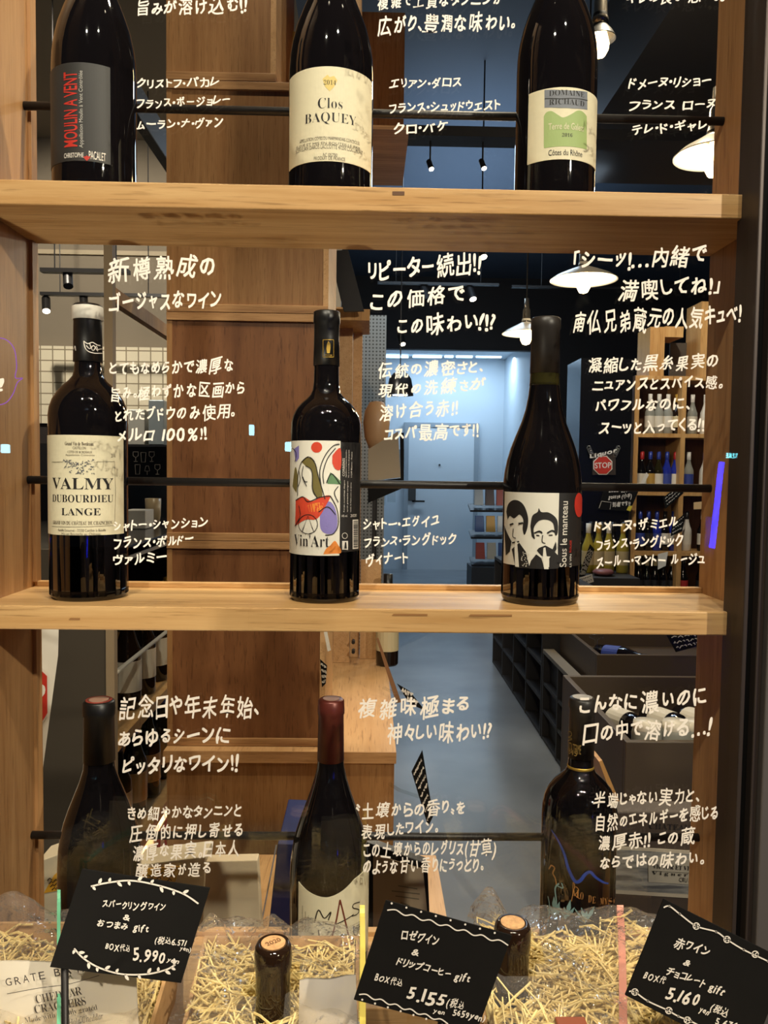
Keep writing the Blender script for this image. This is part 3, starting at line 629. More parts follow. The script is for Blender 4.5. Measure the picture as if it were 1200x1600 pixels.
mb = MB(); b.line(mb, curve([(861,1296),(872,1312),(882,1334),(888,1356),(898,1376),(906,1376),(914,1366),(922,1362),(930,1370),(942,1378),(950,1380)],5), [2+3*sin(k/50*pi) for k in range(51)], .0006); mb.build('blue_brush_line', mat('ultramarine_paint', (28,62,150), .5), b.root)
mb = MB()
for c_, n_ in (((866,1432),0),((884,1436),1),((914,1442),2)):
    for k in range(5):
        a = R(40+25*k+8*n_); L_ = 16+5*((k+n_)%3); x, y = c_
        b.poly(mb, [(x,y),(x+L_*.6*cos(a)-3*sin(a),y-L_*.8*sin(a)),(x+L_*cos(a),y-L_*1.25*sin(a)),(x+L_*.6*cos(a)+4*sin(a),y-L_*.7*sin(a))], .0006+.00005*k)
b.line(mb, curve([(868,1436),(870,1410),(868,1388),(874,1380)],5), 2.4, .0009); b.line(mb, curve([(856,1440),(858,1415),(855,1400)],5), 2, .0009); b.line(mb, curve([(872,1384),(880,1387),(878,1379)],4), 1.6, .0009)
mb.build('painted_flowers', mat('pale_teal_paint', (126,160,158), .55), b.root)

# ================================================================ INSIDE THE SHOP
# ---- tower of wooden crates, its closed backs towards the window
YC = 1.83
xl, xr = at(260,700,YC).x, at(508,1000,YC).x
zj = [at(380,y,YC).z for y in (1176,846,489,127)]           # joints between crates
def crate(x0, x1, z0, z1, yb, yd, label, m=PLY):
    c = thing('wooden_crate', ((x0+x1)/2,(yb+yd)/2,z0), label, 'crate', None)
    MB().box(x0+.012,x1-.012,yb+.006,yb+.018,z0+.018,z1-.018).build('back_panel', m, c)
    MB().box(x0,x1,yb,yd,z0,z0+.018).build('bottom_board', EDGE, c, bevel=.001)
    MB().box(x0,x1,yb,yd,z1-.018,z1).build('top_board', EDGE, c, bevel=.001)
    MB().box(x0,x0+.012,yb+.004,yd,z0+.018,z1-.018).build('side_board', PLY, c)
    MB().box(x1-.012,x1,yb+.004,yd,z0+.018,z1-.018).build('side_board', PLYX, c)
    return c
crate(xl,xr,at(450,1174,1.8).z+.001,zj[1],YC,YC+.42,'brown plywood crate standing on the base chest, lowest of the crate tower',PLY_SHADED)
crate(xl,xr,zj[1]+.001,zj[2],YC,YC+.42,'brown plywood crate in the tower behind the centre bottle, second from below',PLY_SHADED)
crate(xl,xr,zj[2]+.001,zj[3],YC,YC+.42,'brown plywood crate of the tower seen above and below the top display shelf')
xt = at(431,60,YC).x
crate(xl,xt,zj[3]+.001,zj[3]+.5,YC,YC+.42,'narrow upper plywood crate at the very top of the tower')
c = thing('open_crate', ((xt+xr)/2+.06,YC+.5,zj[3]+.002), 'open orange-brown crate beside the narrow top crate, a gold-capped bottle inside', 'crate')
x0, x1 = xt+.02, xt+.17
MB().box(x0,x1,YC+.62,YC+.64,zj[3]+.01,zj[3]+.5).build('back_panel', wood('red_brown_ply', (150,86,48), (120,66,36), 2, fine=40), c)
MB().box(x0,x1+.14,YC+.24,YC+.64,zj[3]+.002,zj[3]+.012).build('bottom_board', EDGE, c)
MB().box(x1,x1+.012,YC+.24,YC+.62,zj[3]+.012,zj[3]+.5).build('side_board', PLYX, c)
MB().box(x1+.012,x1+.14,YC+.62,YC+.64,zj[3]+.012,zj[3]+.5).build('end_panel', PLY, c)
# base chest
bx1 = at(619,1190,1.8).x; zb = at(450,1174,1.8).z
c = thing('wooden_chest', ((xl+bx1)/2,2.25,0), 'long plywood chest under the crate tower, its pale top running back to the right', 'chest')
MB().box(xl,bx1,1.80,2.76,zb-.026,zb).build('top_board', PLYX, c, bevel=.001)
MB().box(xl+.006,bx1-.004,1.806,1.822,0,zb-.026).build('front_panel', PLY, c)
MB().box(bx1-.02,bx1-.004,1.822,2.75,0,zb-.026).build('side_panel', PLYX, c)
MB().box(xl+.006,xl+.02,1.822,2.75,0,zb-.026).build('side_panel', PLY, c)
MB().box(xl,bx1,1.796,1.80,zb-.026,zb).build('edge_strip', EDGE, c)
# plywood rack standing beyond, on the chest
c = thing('plywood_rack', (0,2.68,zb), 'pale plywood rack of upright boards right of the crate tower', 'rack')
for px0, px1, yd in ((515,522,.06),(523,549,.02),(549,564,.1)):
    a = at(px0,700,2.62); b_ = at(px1,700,2.62); MB().box(a.x,b_.x,2.62+yd,2.66+yd,zb+.001,at(540,478,2.62).z).build('upright', PLYX, c)
a = at(516,500,2.5); b_ = at(578,480,2.5); MB().box(a.x,b_.x,2.5,2.76,a.z,a.z+.035).build('shelf', PINE, c, bevel=.001)
a = at(562,1000,2.6); b_ = at(595,1000,2.6); MB().box(a.x,b_.x,2.70,2.72,zb+.001,zb+.34).build('divider', PLYX, c)
for y in (1003,1018):
    p = at(552,y,2.61); MB().tube([(p.x,2.60,p.z),(p.x,2.63,p.z)],.006,8).build('screw', STEEL, c)
mb = MB(); mb.prism([at(514,392,2.45),at(544,390,2.45),at(569,486,2.45),at(537,487,2.45)],(0,.012,0))
tag(mb.build('steel_plate', mat('black_plate', (32,30,29), .35, .2), bevel=.001), 'slanting black steel plate hooked above the plywood rack', 'plate')
# ---- bottles: one of each kind, then copies
_B = {}
def glasscol(k): return {'dark':DARKGLASS,'brown':BROWNGLASS,'olive':OLIVE,'blue':mat('blue_bottle', (34,48,150), .08),'yellow':mat('straw_wine_glass', (176,160,64), .08),'clear':mat('grey_clear_bottle', (150,150,140), .1),'white':mat('white_bottle', (226,220,206), .3)}[k]
CAPS = {'blue':(38,58,150),'red':(170,34,34),'cream':(216,196,150),'gold':(190,150,60),'black':(26,24,24),'white':(230,226,216)}
LABS = {'white':(226,218,200),'cream':(206,190,150),'blue':(52,70,150),'black':(30,28,28),'gold':(190,150,70),'red':(176,44,40)}
def far_bottle(kind, loc, label, group=None, lie=None, name='wine_bottle'):
    if kind not in _B:
        g, cp, lb = kind
        r = thing(name, loc, label, 'bottle', group); x, y, z = loc; P = lambda pr: [(q[0],q[1]) if q else None for q in pr]
        MB().lathe([(0,.301),(.0145,.30),(.0145,.24),(.016,.225),(.026,.19),(.036,.165),(.0375,.15),(.0375,.006),(.034,0),(0,.004)],loc,20).build('glass_body', glasscol(g), r, smooth=True)
        MB().lathe([(0,.303),(.0155,.3025),(.0155,.245),(.0145,.243)],loc,16).build('capsule', mat('cap_'+cp, CAPS[cp], .35), r, smooth=True)
        MB().lathe([(.0374,.05),(.0382,.05),(.0382,.135),(.0374,.135)],loc,20).build('label', mat('lab_'+lb, LABS[lb], .55), r)
        if group: r['group'] = group
        _B[kind] = r; 
    else: r = copy_tree(_B[kind], loc, label, group); 
    if group is None and 'group' in r.keys(): del r['group']
    r.rotation_euler = lie if lie is not None else (0,0,0)
    return r
ORD = ['first','second','third','fourth','fifth','sixth','seventh','eighth','ninth','tenth']
far_bottle(('olive','gold','gold'), (at(431,100,YC+.4).x+.042,YC+.40,zj[3]+.0125), 'bottle with gold capsule inside the open orange-brown crate', None)
# ---- dark cabinet with bottles, left
XC = -.60; Y0, Y1 = 1.90, 3.24
cab = thing('bottle_cabinet', (XC-.25,2.55,0), 'long dark cabinet receding along the left side with rows of bottles', 'cabinet')
DK = mat('dark_grey_laminate', (74,66,56), .5)
MB().box(XC-.55,XC-.02,Y0,Y0+.02,0,Z(-.20)).build('end_panel', DK, cab)
MB().box(XC-.03,XC,Y0+.021,Y1,Z(.90),Z(.985)).build('top_rail', NEARBLACK, cab, bevel=.003)
MB().box(XC-.02,XC+.0,Y0-.004,Y0+.02,0,Z(.985)).build('corner_post', mat('post_beige', (150,130,104), .4), cab)
MB().box(XC-.55,XC,Y0+.021,Y1,Z(-.225),Z(-.20)).build('counter_top', mat('black_counter', (34,32,32), .2), cab)
MB().box(XC-.55,XC,Y0+.021,Y1,Z(-.695),Z(-.67)).build('shelf', PINE, cab)
MB().box(XC-.55,XC,Y0+.021,Y1,Z(-1.04),Z(-1.015)).build('shelf', PINE, cab)
MB().box(XC-.10,XC-.06,Y0+.03,Y1-.02,Z(-1.05),Z(-1.0402)).build('led_strip', mat('warm_led_strip', (255,222,170), .3, emit=16), cab)
MB().box(XC-.02,XC,Y0+.021,Y1,Z(.385),Z(.42)).build('head_rail', PINE, cab)
MB().box(XC-.012,XC,Y0+.021,Y1,Z(-.502),Z(-.498)).build('glass_rail', mat('pale_rail', (206,196,178), .3), cab)
MB().box(XC-.006,XC,Y0+.021,Y1,Z(-.235),Z(-.205)).build('edge_strip', mat('pale_rail', (206,196,178), .3), cab)
MB().box(XC-.55,XC-.53,Y0+.02,Y1,0,Z(-.225)).build('rear_panel', NEARBLACK, cab)
for i in range(7):
    far_bottle(('brown','gold','white'), (XC-.06,2.20+i*.15,Z(-.669)), f'white-labelled wine bottle on upper board of left cabinet, {ORD[i]} from the window')
for i in range(7):
    far_bottle(('olive','blue','cream'), (XC-.07,2.14+i*.15,Z(-1.0145)), f'blue-capped bottle on lower board of left cabinet, {ORD[i]} from the window')
# striped cartons on the cabinet foot
for i in range(3):
    y = 2.08+i*.24; o = thing('striped_carton', (XC-.08,y,.0), f'white carton with red stripe at the foot of the left cabinet, {ORD[i]} from the window', 'carton')
    MB().box(XC-.14,XC-.02,y,y+.2,0.001,.26).build('carton', mat('white_carton', (240,232,214), .5), o, bevel=.002)
    for k, yy in enumerate((.03,.12)): MB().box(XC-.02,XC-.019,y+yy,y+yy+.04,.02,.255).build('red_stripe', RED, o)
# things on the counter of the cabinet
mb = MB(); a = at(200,806,2.6); mb.box(a.x,a.x+.07,2.55,2.65,Z(-.199),Z(-.14)); tag(mb.build('white_box', WHITE, bevel=.002), 'small white box on the black counter behind left bottle', 'box')
a = at(233,783,2.7); tag(MB().lathe([(0,0),(.02,0),(.025,.03),(.027,.09),(.025,.09),(.02,.035),(0,.03)],(a.x,2.75,Z(-.199)),20).build('tumbler', mat('cream_ceramic', (206,186,150), .3), smooth=True), 'small cream tumbler on the black counter beside the white box', 'cup')
zB = at(230,748,3.3).z; zT = at(215,695,3.7).z
bc = thing('back_counter', (-1.1,3.6,0), 'black stepped back counter carrying canisters and the board of chalk glasses', 'counter')
MB().box(-1.6,-.62,3.27,3.64,0.001,zB-.001).build('front_step', mat('black_counter', (34,32,32), .2), bc); MB().box(-1.6,-.62,3.645,4.0,0.001,zT-.001).build('rear_step', MATS['black_counter'], bc)
bd = thing('drink_menu_board', (at(230,745,3.3).x,3.32,Z(-.199)), 'black board with chalk outlines of glasses on the far counter', 'board')
quad(MB(),[(199,698),(262,698),(262,748),(199,748)],3.3,.02).build('board', BOARD, bd)
mb = MB(); Yb = 3.2985
for cx, cy, k in ((212,712,0),(224,714,1),(237,712,0),(215,733,1),(230,734,2),(246,732,0)):
    if k == 0: ink(mb, [(cx-4,cy-6),(cx-4,cy),(cx,cy+3),(cx+4,cy),(cx+4,cy-6),(cx-4,cy-6)], .8, Yb); ink(mb, [(cx,cy+3),(cx,cy+9)], .8, Yb); ink(mb, [(cx-3,cy+9),(cx+3,cy+9)], .8, Yb)
    elif k == 1: ink(mb, [(cx-4,cy-7),(cx-3,cy+8),(cx+3,cy+8),(cx+4,cy-7),(cx-4,cy-7)], .8, Yb)
    else: ink(mb, [(cx-2,cy-6),(cx-4,cy+2),(cx+4,cy+2),(cx+2,cy-6),(cx-2,cy-6)], .8, Yb); ink(mb, [(cx,cy+2),(cx,cy+8)], .8, Yb)
mb.build('chalk_glasses', PEN, bd)
for i, (x0, x1, y0, y1, m) in enumerate(((200,226,640,695,'pale_tin'),(232,256,625,695,'steel_tin'))):
    mb = MB(); sbox(mb, x0, y1, x1, y0, 3.7, .12); bt = mb.build('tin_canister', mat(m, (150,158,160) if i else (200,196,184), .35, .5), bevel=.004)
    tag(bt, ('pale' if not i else 'steel-grey taller')+' canister on the far counter behind the board of glasses', 'tin')
# STOP board leaning at the far left, half hidden by the shelf's side panel
YS = 1.35
p0 = at(75,1083,YS); sg = thing('stop_sign_board', (p0.x,YS,0), 'white leaning board with red octagonal STOP sign, half hidden at the left', 'sign'); sg.rotation_euler = (0,0,R(63)); ORG[sg.name] = Vector((0,0,0))
zc = p0.z; q = .00108
def loc(pts, y, dpt): return MB().prism([(x,y,z) for x,z in pts],(0,dpt,0))
loc([(-.30,zc+.16),(.026,zc+.16),(.022,zc+.06),(-.02,zc-.17),(-.03,.001),(-.30,.001)],.0,.012).build('board', WHITE, sg)
def octa(r): return [(-.0835+r*cos(R(22.5+45*k)), zc+r*sin(R(22.5+45*k))) for k in range(8)]
loc(octa(.0885),-.004,.004).build('white_octagon', PEN, sg); loc(octa(.083),-.006,.002).build('red_octagon', RED, sg)
V, F = fit('STOP',-.155,zc-.020,-.011,zc+.022,.01); MB().add([(a,-.0068,b_) for a,b_ in V],F).build('lettering', PEN, sg)
# ---- things on the low bench right behind the shelf
bench = thing('low_bench', (-.2,1.35,0), 'low wooden bench behind the display shelf carrying papers and books', 'bench')
MB().box(-.47,.16,.98,1.72,.49,.51).build('top_board', PLYX, bench)
for x, y in ((-.45,1.0),(.12,1.0),(-.45,1.68),(.12,1.68)): MB().box(x,x+.03,y,y+.03,0.001,.49).build('leg', PLY, bench)
def upright(name, corners, Y, depth, m, label, cat, foot=.511):
    o = thing(name, (at(*corners[-1],Y).x,Y,foot), label, cat); c4 = [at(x,y,Y) for x,y in corners]
    c4[2].z = foot; c4[3].z = foot; mb = MB().prism(c4,(0,depth,0)); return o, mb.build(cat if cat != name else 'sheet', m, o, bevel=.0012)
BAG = mat('white_bag_paper', (214,200,172), .6, bump=.3, nscale=30)
for cs, st, lb in (([(58,1347),(97,1333),(97,1470),(58,1470)], [(84,1368),(97,1356),(97,1390),(68,1396)], 'white paper bag with orange sticker at far left beside the shelf panel'),
                   ([(212,1352),(321,1338),(312,1470),(200,1470)], [(222,1358),(281,1354),(274,1378),(217,1380)], 'white paper bag with orange sticker behind the sparkling wine card')):
    o, body = upright('paper_bag', cs, 1.12, .05, BAG, lb, 'bag')
    stk = quad(MB(), st, 1.118, .0015).build('orange_sticker', mat('orange_sticker', (222,164,44), .5), o)
    mb = MB(); x0, y0 = st[3]; w = st[2][0]-st[3][0]
    for k in range(9): xx = x0+6+(w-8)*((k*37)%9)/9; yy = st[0][1]+4+(k*5)%(max(6,int(y0-st[0][1])-10)); ink(mb, [(xx,yy+4),(xx+4,yy),(xx+7,yy+3)], 1.6, 1.1172)
    mb.build('black_print', INK, stk)
o, body = upright('paper_folder', [(322,1346),(402,1344),(422,1475),(304,1475)], 1.08, .02, mat('cream_folder', (226,208,176), .6), 'cream paper folder standing between paper bag and blue book', 'folder')
o, body = upright('blue_book', [(434,1318),(482,1320),(474,1470),(402,1470)], 1.16, .16, mat('navy_cover', (28,38,84), .35), 'navy blue book standing left of the scrawled-label bottle', 'book')
mb = MB(); ink(mb, [(432,1320),(404,1466)], 2.2, 1.158); mb.build('pale_edge', mat('pale_edge', (150,150,160), .5), o)
o, body = upright('picture_frame', [(573,1316),(668,1350),(682,1480),(573,1480)], 1.14, .02, mat('black_frame', (22,20,20), .35), 'black-framed pale print standing right of the scrawled-label bottle', 'picture')
quad(MB(),[(583,1334),(661,1358),(672,1470),(583,1470)],1.138,.001).build('print', mat('greige_print', (170,152,128), .6), o)
mb = MB()
for k, (x0,x1,y) in enumerate(((622,652,1384),(612,656,1392),(618,655,1400),(626,640,1410))): ink(mb, [(x0,y),(x1,y+5)], 1.6, 1.1372)
ink(mb, curve([(600,1440),(620,1425),(650,1440),(664,1430)],4), 3, 1.1372); mb.build('grey_print', GREYINK, o)
# ---- price cards and tags at the right edge of the chest
def card_at(corners, Y, label, lines=6, m=BOARD, col=PEN, name='text_card', seed=1, depth=.002, arm=None):
    o = thing(name, at(*corners[3],Y), label, 'card'); quad(MB(),corners,Y,depth).build('card', m, o)
    mb = MB(); rn = random.Random(seed); p = [Vector((x,y)) for x,y in corners]
    for i in range(lines):
        t = (i+.7)/(lines+.4); a = p[0].lerp(p[3],t); b_ = p[1].lerp(p[2],t); x = .10
        while x < .86:
            l = rn.uniform(.05,.16); q0 = a.lerp(b_,x); q1 = a.lerp(b_,min(.9,x+l)); hh = (p[3]-p[0]).length/lines*.2
            ink(mb, [(q0.x,q0.y+rn.uniform(-hh,hh)),((q0.x+q1.x)/2,(q0.y+q1.y)/2-hh),(q1.x,q1.y+rn.uniform(-hh,hh))], max(.7,hh*.7), Y-.0012); x += l+.04
    if lines: mb.build('handwriting', col, o)
    if arm:
        a = at(*arm,Y); b_ = at((corners[0][0]+corners[3][0])/2+8,(corners[0][1]+corners[3][1])/2,Y); MB().tube([(a.x-.012,Y+.06,a.z),(a.x+.01,Y+.02,a.z),(b_.x,Y+.005,b_.z)],.004,8).build('clear_clip', CLEARGLASS, o)
    return o
card_at([(643,1206),(660,1172),(677,1275),(669,1292)],1.75,'black handwritten card leaning at the right end of the chest top',7,seed=3,arm=(617,1240))
card_at([(588,998),(591,996),(627,1097),(619,1099)],2.2,'thin brown card slanting above the chest edge beside a hung bottle',0,mat('brown_card',(120,84,52),.6),seed=4)
card_at([(620,1068),(640,1080),(664,1110),(640,1100)],2.0,'dark glossy card hanging lower on the chest edge',2,seed=5,arm=(608,1085))
card_at([(500,1030),(511,1040),(509,1068),(503,1074)],1.80,'small black and white patterned tag on the tower edge above the dark red capsule',4,seed=6)
card_at([(506,988),(511,986),(517,1016),(512,1018)],1.80,'white slip stuck high on the tower edge below the middle shelf',0,WHITE,seed=7)
far_bottle(('brown','black','cream'), (at(606,1000,2.55).x,2.62,zb+.001), 'dark bottle with pale label at far end of the chest top', None)
YS2 = 2.70
o = thing('show_card', at(600,760,YS2), 'large greige show card on black easel plate right of the centre bottle', 'card')
MB().prism([at(575,702,YS2),at(622,674,YS2),at(626,746,YS2),at(575,752,YS2)],(0,.006,0)).build('card', mat('greige_card', (150,136,114), .6), o)
MB().prism([at(575,753,YS2+.01),at(626,747,YS2+.01),at(625,676,YS2+.01),at(631,676,YS2+.01),at(631,762,YS2+.01),at(575,786,YS2+.01)],(0,.01,0)).build('easel_plate', BOARD, o)
x = at(583,900,YS2+.02).x; MB().box(x-.006,x+.006,YS2+.012,YS2+.024,zb+.001,at(583,750,YS2).z).build('post', STEEL, o)
q = (at(588,690,YS2).x,YS2+.045,at(588,692,YS2).z-.03); x = q[0]
o = thing('rounded_shape', q, 'rounded brown shape on a pin above the greige show card', 'ornament')  # rounded brown lathe form, its kind left open
MB().lathe([(0,0),(.02,.002),(.04,.05),(.046,.10),(.04,.14),(.024,.17),(0,.175)],q,20).build('figure', mat('tan_finish', (186,150,112), .5), o, smooth=True)
MB().tube([(x,q[1],zb+.001),(x,q[1],q[2]+.01)],.006,8).build('pin', STEEL, o)
for i, (x, y) in enumerate(((580,780),(596,776),(612,771))):
    a = at(x,y,YS2); tag(MB().box(a.x-.014,a.x+.014,YS2+.0215,YS2+.0245,a.z-.03,a.z+.05).build('tag_holder', CLEARGLASS), f'clear plastic tag holder under the show card, {ORD[i]} from the left', 'tag holder')
# ---- snack stand far back by the door, dark rack along the aisle
o = thing('snack_stand', (at(775,880,8.2).x,8.2,0), 'sloping black snack stand at the back right of the white door', 'stand')
a = at(735,884,8.4); b_ = at(792,884,8.4)
MB().box(a.x,b_.x+.3,8.3,8.9-.2,0,.35).build('base', SLATE, o)
for k in range(3): MB().prism([(a.x,8.3+.1*k,.36+.28*k),(b_.x+.3,8.3+.1*k,.36+.28*k),(b_.x+.3,8.5+.1*k,.42+.28*k),(a.x,8.5+.1*k,.42+.28*k)],(0,0,.02)).build('shelf', STEEL, o)
MB().prism([(b_.x+.3,8.3,0),(b_.x+.3,8.3,.5),(b_.x+.3,8.6,1.2),(b_.x+.3,8.7,1.2),(b_.x+.3,8.7,0)],(.03,0,0)).build('side_panel', SLATE, o)
cols = [(190,70,50),(220,200,170),(60,90,140),(220,160,60),(230,226,216),(90,60,50)]
for k in range(3):
    for j in range(5):
        x = a.x+.05+j*.12; pk = MB().prism([(x,8.36+.1*k,.43+.28*k),(x+.1,8.36+.1*k,.43+.28*k),(x+.095,8.4+.1*k,.60+.28*k),(x+.005,8.4+.1*k,.60+.28*k)],(0,.04,0)).build('snack_packet', mat('packet_%d' % ((j+2*k)%6), cols[(j+2*k)%6], .4), bevel=.004)
        tag(pk, f'snack packet {["low","half-way up","high"][k]} on the sloping black stand, {ORD[j]} from the left', 'packet', 'snack packets on the black stand')
rk = thing('wine_rack', (1.1,4.8,0), 'tall black pigeonhole wine rack running along the aisle', 'rack')
RKM = mat('black_stained_board', (44,41,40), .55); PALE = mat('lit_board_top', (124,116,104), .5)  # pale tone paints the light falling on the near rack's top
def pigeon(root, x, x2, y0, y1, zt, ny, nz, topm):
    MB().box(x,x2,y0,y1,zt-.02,zt).build('top_board', topm, root)
    MB().box(x2-.02,x2,y0,y1,0.001,zt-.02).build('back_board', NEARBLACK, root)
    for i in range(ny+1): y = y0+(y1-y0-.018)*i/ny; MB().box(x,x2-.02,y,y+.018,.001,zt-.02).build('divider', RKM, root)
    for k in range(nz): z = .001+(zt-.04)*k/nz; MB().box(x+.002,x2-.02,y0+.018,y1-.018,z,z+.016).build('shelf', RKM, root)
pigeon(rk, .90, 1.20, 4.02, 5.6, Z(-.60), 4, 4, RKM)
r2 = thing('wine_rack', (1.1,3.4,0), 'lower black pigeonhole wine rack with a top coloured pale as if lit, nearer the window', 'rack')
pigeon(r2, .90, .955, 2.75, 4.0, Z(-.90), 4, 3, PALE)
# ---- dark bins of bottles, lower right
def binbox(x0, x1, y0, y1, zt, label, depth=.22):
    o = thing('display_bin', ((x0+x1)/2,(y0+y1)/2,0), label, 'bin'); m = mat('dark_grey_bin', (80,67,52), .45); t = .018
    MB().box(x0,x1,y0,y0+t,0.001,zt).build('front_panel', m, o, bevel=.002); MB().box(x0,x1,y1-t,y1,0.001,zt).build('back_panel', m, o, bevel=.002)
    MB().box(x0,x0+t,y0+t,y1-t,0.001,zt).build('side_panel', m, o, bevel=.002); MB().box(x1-t,x1,y0+t,y1-t,0.001,zt).build('side_panel', m, o, bevel=.002)
    MB().box(x0+t,x1-t,y0+t,y1-t,zt-depth-.02,zt-depth).build('floor_board', m, o); return o
a = at(915,1023,3.31); binbox(max(a.x,.975),1.75,3.31,3.95,a.z,'dark grey bin with a lying bottle, farther of the two bins',.10); zb1 = a.z
a2 = at(978,1159,1.95); binbox(a2.x,1.45,1.95,2.6,a2.z,'dark grey bin of white-capped bottles, nearer of the two bins',.12); zb2 = a2.z
far_bottle(('dark','black','blue'), (at(946,1000,3.5).x,3.62,zb1-.06), 'dark bottle with blue-white label lying in the farther bin', None, lie=(R(84),R(8),R(35)))
o = thing('glass_tag_stand', (at(933,1020,3.4).x,3.42,zb1-.1), 'small clear glass stand in the farther bin beside the lying bottle', 'stand')
q = (at(933,1020,3.4).x,3.42,zb1-.1); MB().lathe([(0,0),(.03,0),(.03,.006),(.008,.012),(.006,.14),(.03,.15),(.034,.165),(0,.166)],q,20).build('stem', CLEARGLASS, o, smooth=True)
card_at([(1032,975),(1100,975),(1093,1009),(1056,1019)],3.30,'black text card hanging on the farther bin, tilted',5,seed=8)
for i, (x, y, c) in enumerate(((997,1133,'white'),(1040,1130,'red'),(1066,1128,'red'))):
    far_bottle(('dark',c,'white'), (at(x,y,2.2).x-.02+.05*i,2.42,zb2-.08), f'bottle lying in the nearer bin among white-capped ones, {ORD[i]} from the left', None, lie=(R(84),0,R(12)))
a = at(1010,1150,2.1)
for i, x in enumerate((1000,1045,1078)):
    a = at(x,1138,2.07); o = thing('jar', (a.x,2.02,zb2-.119), f'round white-lidded jar at the front of the nearer bin, {ORD[i]} from the left', 'jar')
    MB().lathe([(0,0),(.036,0),(.038,.02),(.038,.12),(.034,.135),(0,.135)],(a.x,2.02,zb2-.119),24).build('glass', glasscol('clear'), o, smooth=True)
    MB().lathe([(.035,.13),(.036,.134),(.034,.15),(0,.152)],(a.x,2.02,zb2-.119),24).build('lid', mat('white_lid', (226,218,200), .4), o, smooth=True)
# wine carton with a torn-sea label
YK = 1.30
k = thing('wine_carton', (at(1020,1450,YK).x,YK+.1,.4), 'dark carton with grey wave label and a pale name plate, right behind the bottom shelf', 'carton')
c0 = at(957,1268,YK); c1 = at(1130,1268,YK)
MB().box(c0.x,c1.x,YK,YK+.045,.40,c0.z).build('carton', mat('dark_brown_carton', (66,54,44), .6), k, bevel=.003)
wl = mat('wave_print', (118,116,112), .6); Nn = wl.node_tree.nodes; Ll = wl.node_tree.links
tc = Nn.new('ShaderNodeTexCoord'); mp = Nn.new('ShaderNodeMapping'); mp.inputs['Scale'].default_value = (14,14,110); no = Nn.new('ShaderNodeTexNoise'); no.inputs['Scale'].default_value = 1; no.inputs['Detail'].default_value = 5
rp = Nn.new('ShaderNodeValToRGB'); rp.color_ramp.elements[0].position = .38; rp.color_ramp.elements[0].color = (*lin((78,78,80)),1); rp.color_ramp.elements[1].position = .58; rp.color_ramp.elements[1].color = (*lin((140,138,132)),1)
Ll.new(tc.outputs['Object'], mp.inputs['Vector']); Ll.new(mp.outputs['Vector'], no.inputs['Vector']); Ll.new(no.outputs['Fac'], rp.inputs['Fac']); Ll.new(rp.outputs['Color'], Nn['Principled BSDF'].inputs['Base Color'])
lb = quad(MB(),[(957,1322),(1120,1332),(1120,1406),(957,1396)],YK-.002,.0015).build('label', mat('pale_label_border', (172,162,144), .6), k)
quad(MB(),[(957,1327),(1120,1337),(1120,1400),(957,1390)],YK-.003,.0008).build('wave_band', wl, lb)
quad(MB(),[(1013,1340),(1110,1345),(1110,1384),(1013,1378)],YK-.0045,.0012).build('name_plate', mat('grey_plate', (156,150,136), .6), lb)
def ptext(mb, st, x0, y0, x1, y1, h, Y, off=0.):     # printed text along a sighted baseline
    a = at(x0,y0,Y); b_ = at(x1,y1,Y); u = (at(x0,y0-h,Y)-a); V, F = fit(st,0,0,1,1,off)
    d = (b_-a).normalized(); up = Vector((-d.z,0,d.x))*u.length
    mb.add([a+(b_-a)*p[0]+up*p[1] for p in V], F)
mb = MB(); ptext(mb, serif('CHATEAU LE'), 1014, 1295, 1100, 1299, 9, YK-.0015); mb.build('carton_lettering', mat('dark_print', (24,20,18), .6), k)
mb = MB(); ptext(mb, serif('VICTOR ET VINCENT'), 1020, 1357, 1106, 1362, 7, YK-.006, -.006); ptext(mb, serif('V i g n e r o n s'), 1018, 1368, 1104, 1373, 7, YK-.006); ptext(mb, 'CRU BOURGEOIS', 1061, 1378, 1112, 1382, 7, YK-.006); ink(mb, [(1020,1361),(1108,1366)], .6, YK-.006); mb.build('label_lettering', INK, lb)
p = thing('carton_plinth', (at(1020,1450,YK).x,YK+.1,0), 'dark low plinth under the wave-label carton', 'plinth')
MB().box(c0.x-.02,c1.x,YK-.02,YK+.10,0.001,.399).build('block', SLATE, p)
mb = MB(); mb.prism([at(936,1190,1.7),at(941,1188,1.7),at(968,1252,1.7),at(960,1256,1.7)],(0,.2,0)); o = thing('timber_offcut', (at(950,1220,1.7).x,1.8,0), 'pale wooden slat on a dark post beside the nearer bin', 'slat'); mb.build('slat', PINE, o)
p = at(955,1240,1.8); MB().box(p.x-.01,p.x+.01,1.79,1.81,.001,p.z).build('post', SLATE, o)
# ---- timber wine shelf on the right
YW2 = 6.0
ws = thing('timber_wine_shelf', (at(1050,900,YW2).x,YW2+.2,0), 'tall honey-coloured timber shelf of bottles at the back right', 'shelf')
XS = [at(x,760,YW2).x for x in (988,1061,1140)]; lv = [at(1020,y,YW2).z for y in (936,862,768,677,587)]
for i, x in enumerate(XS): MB().box(x,x+.035,YW2,YW2+.32,.001,lv[4]).build('upright', PINE, ws)
for i, z in enumerate(lv): MB().box(XS[0]+.035,XS[1],YW2,YW2+.32,z-.03,z).build('shelf', PINE, ws); MB().box(XS[1]+.035,XS[2],YW2,YW2+.32,z-.03,z).build('shelf', PINE, ws)
MB().box(XS[0]+.035,XS[2],YW2+.30,YW2+.32,.001,lv[4]-.03).build('back_board', wood('brown_back', (104,70,42),(84,54,32),2), ws)
o = thing('open_timber_box', (at(1060,580,YW2).x,YW2+.1,lv[4]), 'open pine box frame standing on top of the timber wine shelf', 'box')
xa, xb, xc = at(1017,540,YW2).x, at(1040,540,YW2).x, at(1096,540,YW2).x
